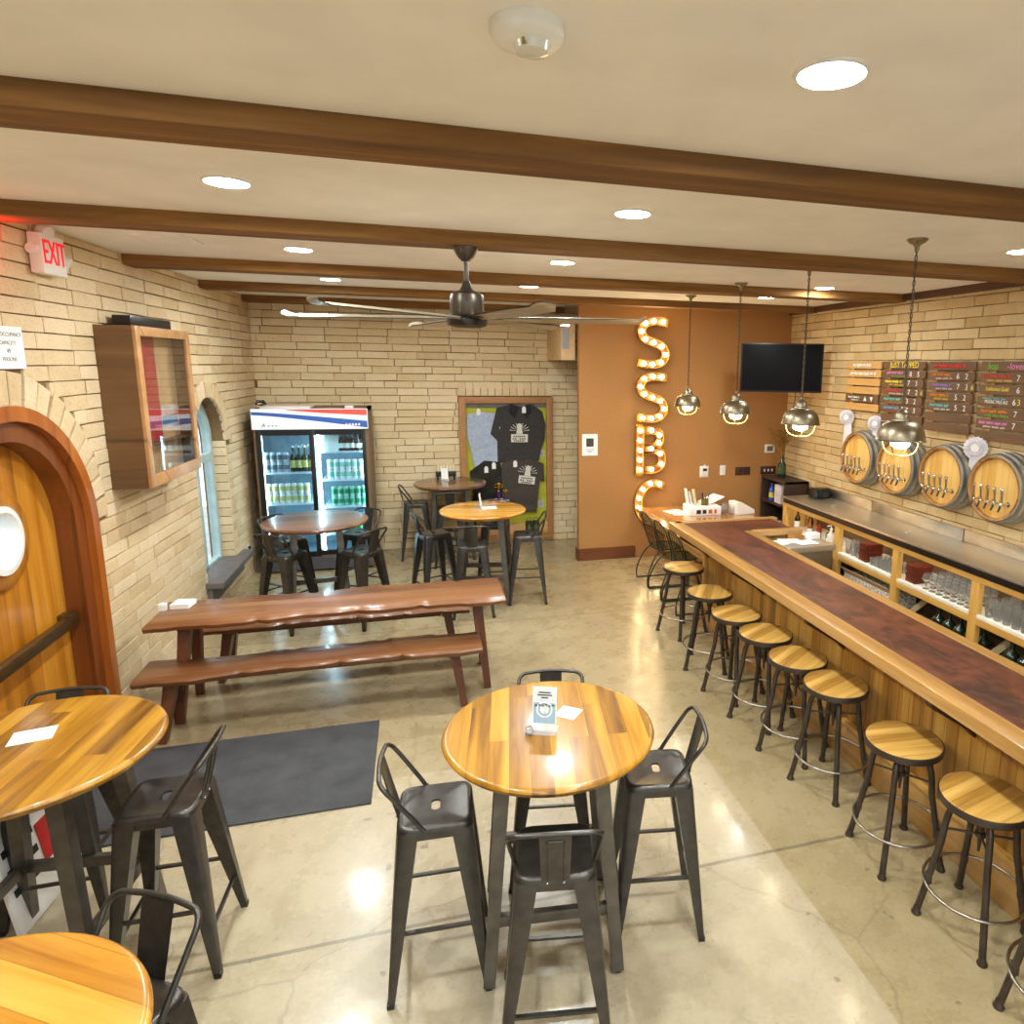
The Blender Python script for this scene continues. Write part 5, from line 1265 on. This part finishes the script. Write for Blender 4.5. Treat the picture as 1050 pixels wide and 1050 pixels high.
# ---------------------------------------------------------------- low counter things
LZ=.72
t=thing('supply_tray','white tray box of pens and brochures on the low counter','tray',(3.46,8.1,LZ),R(-2))
b=MB(); b.box((0,0,.055),(.42,.3,.11),.006); part('box',b,M['paper'],t)
b=MB(); b.box((-.02,-.152,.05),(.05,.003,.05)); b.box((-.1,-.152,.05),(.06,.003,.05)); part('printed_mark',b,M['ink'],t)
b=MB(); b.box((.06,-.152,.05),(.05,.003,.05)); b.box((.13,-.152,.05),(.03,.003,.05)); part('printed_mark',b,plain('mark_orange',(200,90,50),.7),t)
b=MB(); b.bar((.05,.1,.11),(.3,.16,.2),.26,.004); part('open_lid',b,M['paper'],t,smooth=0)
for k,(x,y,h,c) in enumerate(((-.13,.05,.17,(230,232,228)),(-.1,-.02,.15,(196,200,180)),(-.06,.08,.19,(226,220,190)),(-.16,.1,.2,(240,240,240)))):
    b=MB(); b.bar((x,y,.1),(x-.03,y+.03,.11+h),.1,.004); part('brochure',b,plain('brochure%d'%k,c,.7,var=.15,scale=40),t,smooth=0)
b=MB(); b.lathe([(0,.11),(.045,.11),(.05,.19),(.046,.19),(.042,.12),(0,.12)],c=(.03,-.02,0),n=20); part('pen_cup',b,plain('olive_cup',(110,100,40),.5),t)
for k in range(7):
    a_=k*.9; b=MB(); b.cyl((.03+.02*math.cos(a_),-.02+.02*math.sin(a_),.12),(.03+.06*math.cos(a_),-.02+.06*math.sin(a_),.27),.005,n=8); part('pen',b,[M['black'],M['blue'],M['black'],plain('pen_purple',(120,90,160),.4)][k%4],t)
for k,(x,y,a) in enumerate(((3.14,8.28,15),(3.19,8.12,-12))): sheet(.24,.17,('farther' if k==0 else 'nearer')+' white menu sheet left of the pen tray on the low counter',(x,y,LZ),R(a),'menu','menu_sheet')
for k,(x,y) in enumerate(((3.74,8.02),(3.83,7.97),(3.79,8.12))):
    b=MB(); b.lathe([(0,.002),(.032,0),(.042,.12),(.04,.12),(.031,.006),(0,.006)],n=20); single('plastic_cup',b,M['glass'],'clear plastic cup between the pen tray and the white wedge box','cup',(x,y,LZ),0,'clear cups on the low counter',50)
t=thing('wedge_box','white open wedge-shaped box at the right of the low counter','box',(3.98,8.0,LZ),R(8))
b=MB(); b.prism([(-.14,0),(.14,0),(.14,.05),(-.06,.16),(-.14,.16)],-.1,.1,basis((0,0,0),(1,0,0),(0,0,1),(0,-1,0)),.004); part('body',b,M['paper'],t)
b=MB(); b.bar((-.1,0,.165),(.13,0,.065),.16,.003); part('clear_lid',b,M['acryl'],t,smooth=0)
for k,(x,y,a) in enumerate(((3.14,5.56,8),(3.3,5.6,-14),(3.42,5.5,4))): sheet(.2,.15,('left','middle','right')[k]+' white order sheet on the stainless unit behind the bar',(x,y,.985+.0022*k),R(a),'paper','paper_sheet')
b=MB(); b.box((0,0,.03),(.13,.08,.06),.012); single('folded_towel',b,M['paper'],'small white folded towel at the far right of the stainless unit','towel',(3.57,5.63,.985),R(12))
# ---------------------------------------------------------------- corner shelf
t=thing('corner_shelf','dark brown cube shelf standing in the corner beside the back counter','shelf',(0,0,0))
dk=plain('dark_walnut_laminate',(64,46,38),.5); x0,x1,y0,y1=4.6,4.96,8.0,8.66
b=MB(); b.bx(x0,x1,y0,y0+.03,0,1.1,.002); b.bx(x0,x1,y1-.03,y1,0,1.1,.002); b.bx(x1-.02,x1,y0,y1,0,1.1); part('side_panel',b,dk,t)
for z in (.02,.38,.76,1.085): b=MB(); b.bx(x0,x1,y0,y1,z-.015,z+.015,.002); part('shelf_board',b,dk,t)
b=MB(); b.bx(0,.22,-.03,.03,0,.25,.003); single('book',b,plain('binder_white',(220,210,216),.6),'white binder on the dark corner shelf','binder',(4.62,8.16,.776))
for k in range(2):
    b=MB(); b.bx(0,.2,-.03,.03,0,.25,.003); single('book',b,plain('binder_white2',(226,218,220),.6),('middle','farther')[k]+' white binder on the dark corner shelf, behind the front one','binder',(4.63,8.23+.065*k,.776))
bottle('spray_bottle',.04,.24,.016,plain('blue_label',(40,96,190),.4),'blue bottle with yellow cap on the dark corner shelf',(4.66,8.45,.775),None,'bottle',plain('yellow_label',(220,210,90),.5))
b=MB(); b.box((0,0,.04),(.2,.3,.08),.004); single('white_carton',b,M['paper'],'white carton on the low board of the dark corner shelf','box',(4.72,8.3,.396))
bottle('dried_stem_vase',.055,.3,.02,dkg,'dark green bottle vase on the dark corner shelf holding dried stems','vase' if 0 else (4.78,8.42,1.1),None,'vase',plain('green_label',(50,80,40),.5))
t=thing('dried_bouquet','bunch of tan dried stems in the green bottle vase','dried stems',(4.78,8.42,1.37))
rg=random.Random(8)
sm=plain('dried_stem',(150,110,48),.8)
for k in range(26):
    a_=rg.uniform(0,2*PI); sp=rg.uniform(.04,.2); h=rg.uniform(.2,.42); 
    dx=sp*math.cos(a_)-.02; dy=sp*math.sin(a_)*.6
    dx=min(dx,.12)
    P=catmull([(0,0,0),(dx*.25,dy*.25,h*.45),(dx*.8,dy*.8,h*.85),(dx*1.1,dy*1.1,h)],5); b=MB(); b.tube(P,.004,5)
    for q in range(7,len(P)):
        for _ in range(3):
            p=P[q]; d=Vector((rg.uniform(-1,1),rg.uniform(-1,1),rg.uniform(.2,1))).normalized()*rg.uniform(.015,.04); b.tube([p,p+d],[.005,.002],4)
    part('stem',b,sm,t,smooth=60)
t=thing('black_bag','small black zipped bag at the far end of the back counter','bag',(4.82,7.52,CZ)); b=MB(); b.box((0,0,.06),(.22,.2,.12),.03); part('body',b,M['black'],t,smooth=60)
b=MB(); b.tube(catmull([(-.06,-.1,.08),(-.05,-.13,.13),(.05,-.13,.13),(.06,-.1,.08)],5),.006,6); part('handle',b,M['black'],t)
# steel fittings on the counter
for k,y in enumerate((6.95,5.62)):
    b=MB(); b.lathe([(0,0),(.03,0),(.03,.006),(.018,.012),(.018,.02),(0,.022)],n=20); single('drain_cap',b,M['chrome'],('farther','nearer')[k]+' small round chrome cap set in the steel counter','drain cap',(4.66,y,CZ),0,None,50)
# ---------------------------------------------------------------- sandwich board by the door
t=thing('sandwich_board','white folding sandwich board with red and black print behind the door table','sign board',(-1.93,3.62,0),R(84))
for s in (-1,1):
    Mt=Matrix.Translation((0,s*.12,0))@Matrix.Rotation(R(s*8),4,'X')
    b=MB(); b.box((0,0,.39),(.5,.025,.78),.004,M=Mt); p=part('panel',b,M['paper'],t)
    if s<0:
        b=MB(); b.box((0,-.015,.68),(.46,.004,.16),M=Mt); part('purple_heading',b,plain('sign_purple',(96,74,160),.6),p)
        b=MB(); b.box((.08,-.015,.3),(.16,.004,.2),M=Mt); part('red_panel',b,M['red'],p)
        b=MB(); 
        for k in range(3): b.box((-.12,-.015,.2+.1*k),(.2,.004,.035),M=Mt)
        part('black_bars',b,M['ink'],p)
# ---------------------------------------------------------------- outlets and cords
t=thing('wall_outlet','wall outlet with plugged black cord low on the left brick wall past the window','outlet',M=BL((xl(8.95)+.024,8.95,.36)))
b=MB(); b.box((0,0,.005),(.075,.12,.01),.003); part('plate',b,M['white'],t)
b=MB(); b.box((0,.02,.02),(.03,.035,.03),.004); part('plug',b,M['black'],t)
b=MB(); b.tube(catmull([(0,.015,.03),(.03,-.1,.05),(.05,-.25,.04),(.12,-.33,.05),(.3,-.345,.06)],6),.004,6); part('cord',b,M['black'],t,smooth=60)
# ---------------------------------------------------------------- camera, world, view
w=bpy.data.worlds.new('daylight'); sc.world=w; w.use_nodes=True; bg=w.node_tree.nodes['Background']; bg.inputs[0].default_value=(.78,.9,1,1); bg.inputs[1].default_value=2.0
f,cx,cy,yaw,pit,roll=701.7138,643.6585,504.0893,.2931,.1818,.0148
F_=Vector((math.sin(yaw)*math.cos(pit),math.cos(yaw)*math.cos(pit),-math.sin(pit))); Rt=Vector((math.cos(yaw),-math.sin(yaw),0)); Up=Rt.cross(F_)
R2=Rt*math.cos(roll)+Up*math.sin(roll); U2=-Rt*math.sin(roll)+Up*math.cos(roll)
cd=bpy.data.cameras.new('camera'); cam=bpy.data.objects.new('camera',cd); link(cam)
cam.matrix_world=basis((0,0,2.6),R2,U2,-F_)
cd.sensor_width=36; cd.sensor_fit='HORIZONTAL'; cd.lens=36*f/1050; cd.shift_x=(525-cx)/1050; cd.shift_y=(cy-525)/1050; cd.clip_start=.05
sc.camera=cam
vs=sc.view_settings; vs.view_transform='Standard'; vs.look='None'; vs.gamma=1; vs.use_curve_mapping=False; vs.exposure=EXPO
sc.cycles.use_denoising=True; sc.cycles.max_bounces=10; sc.cycles.diffuse_bounces=6; sc.cycles.glossy_bounces=5; sc.cycles.transparent_max_bounces=16; sc.cycles.transmission_bounces=8; sc.cycles.sample_clamp_indirect=6
bpy.context.view_layer.update()
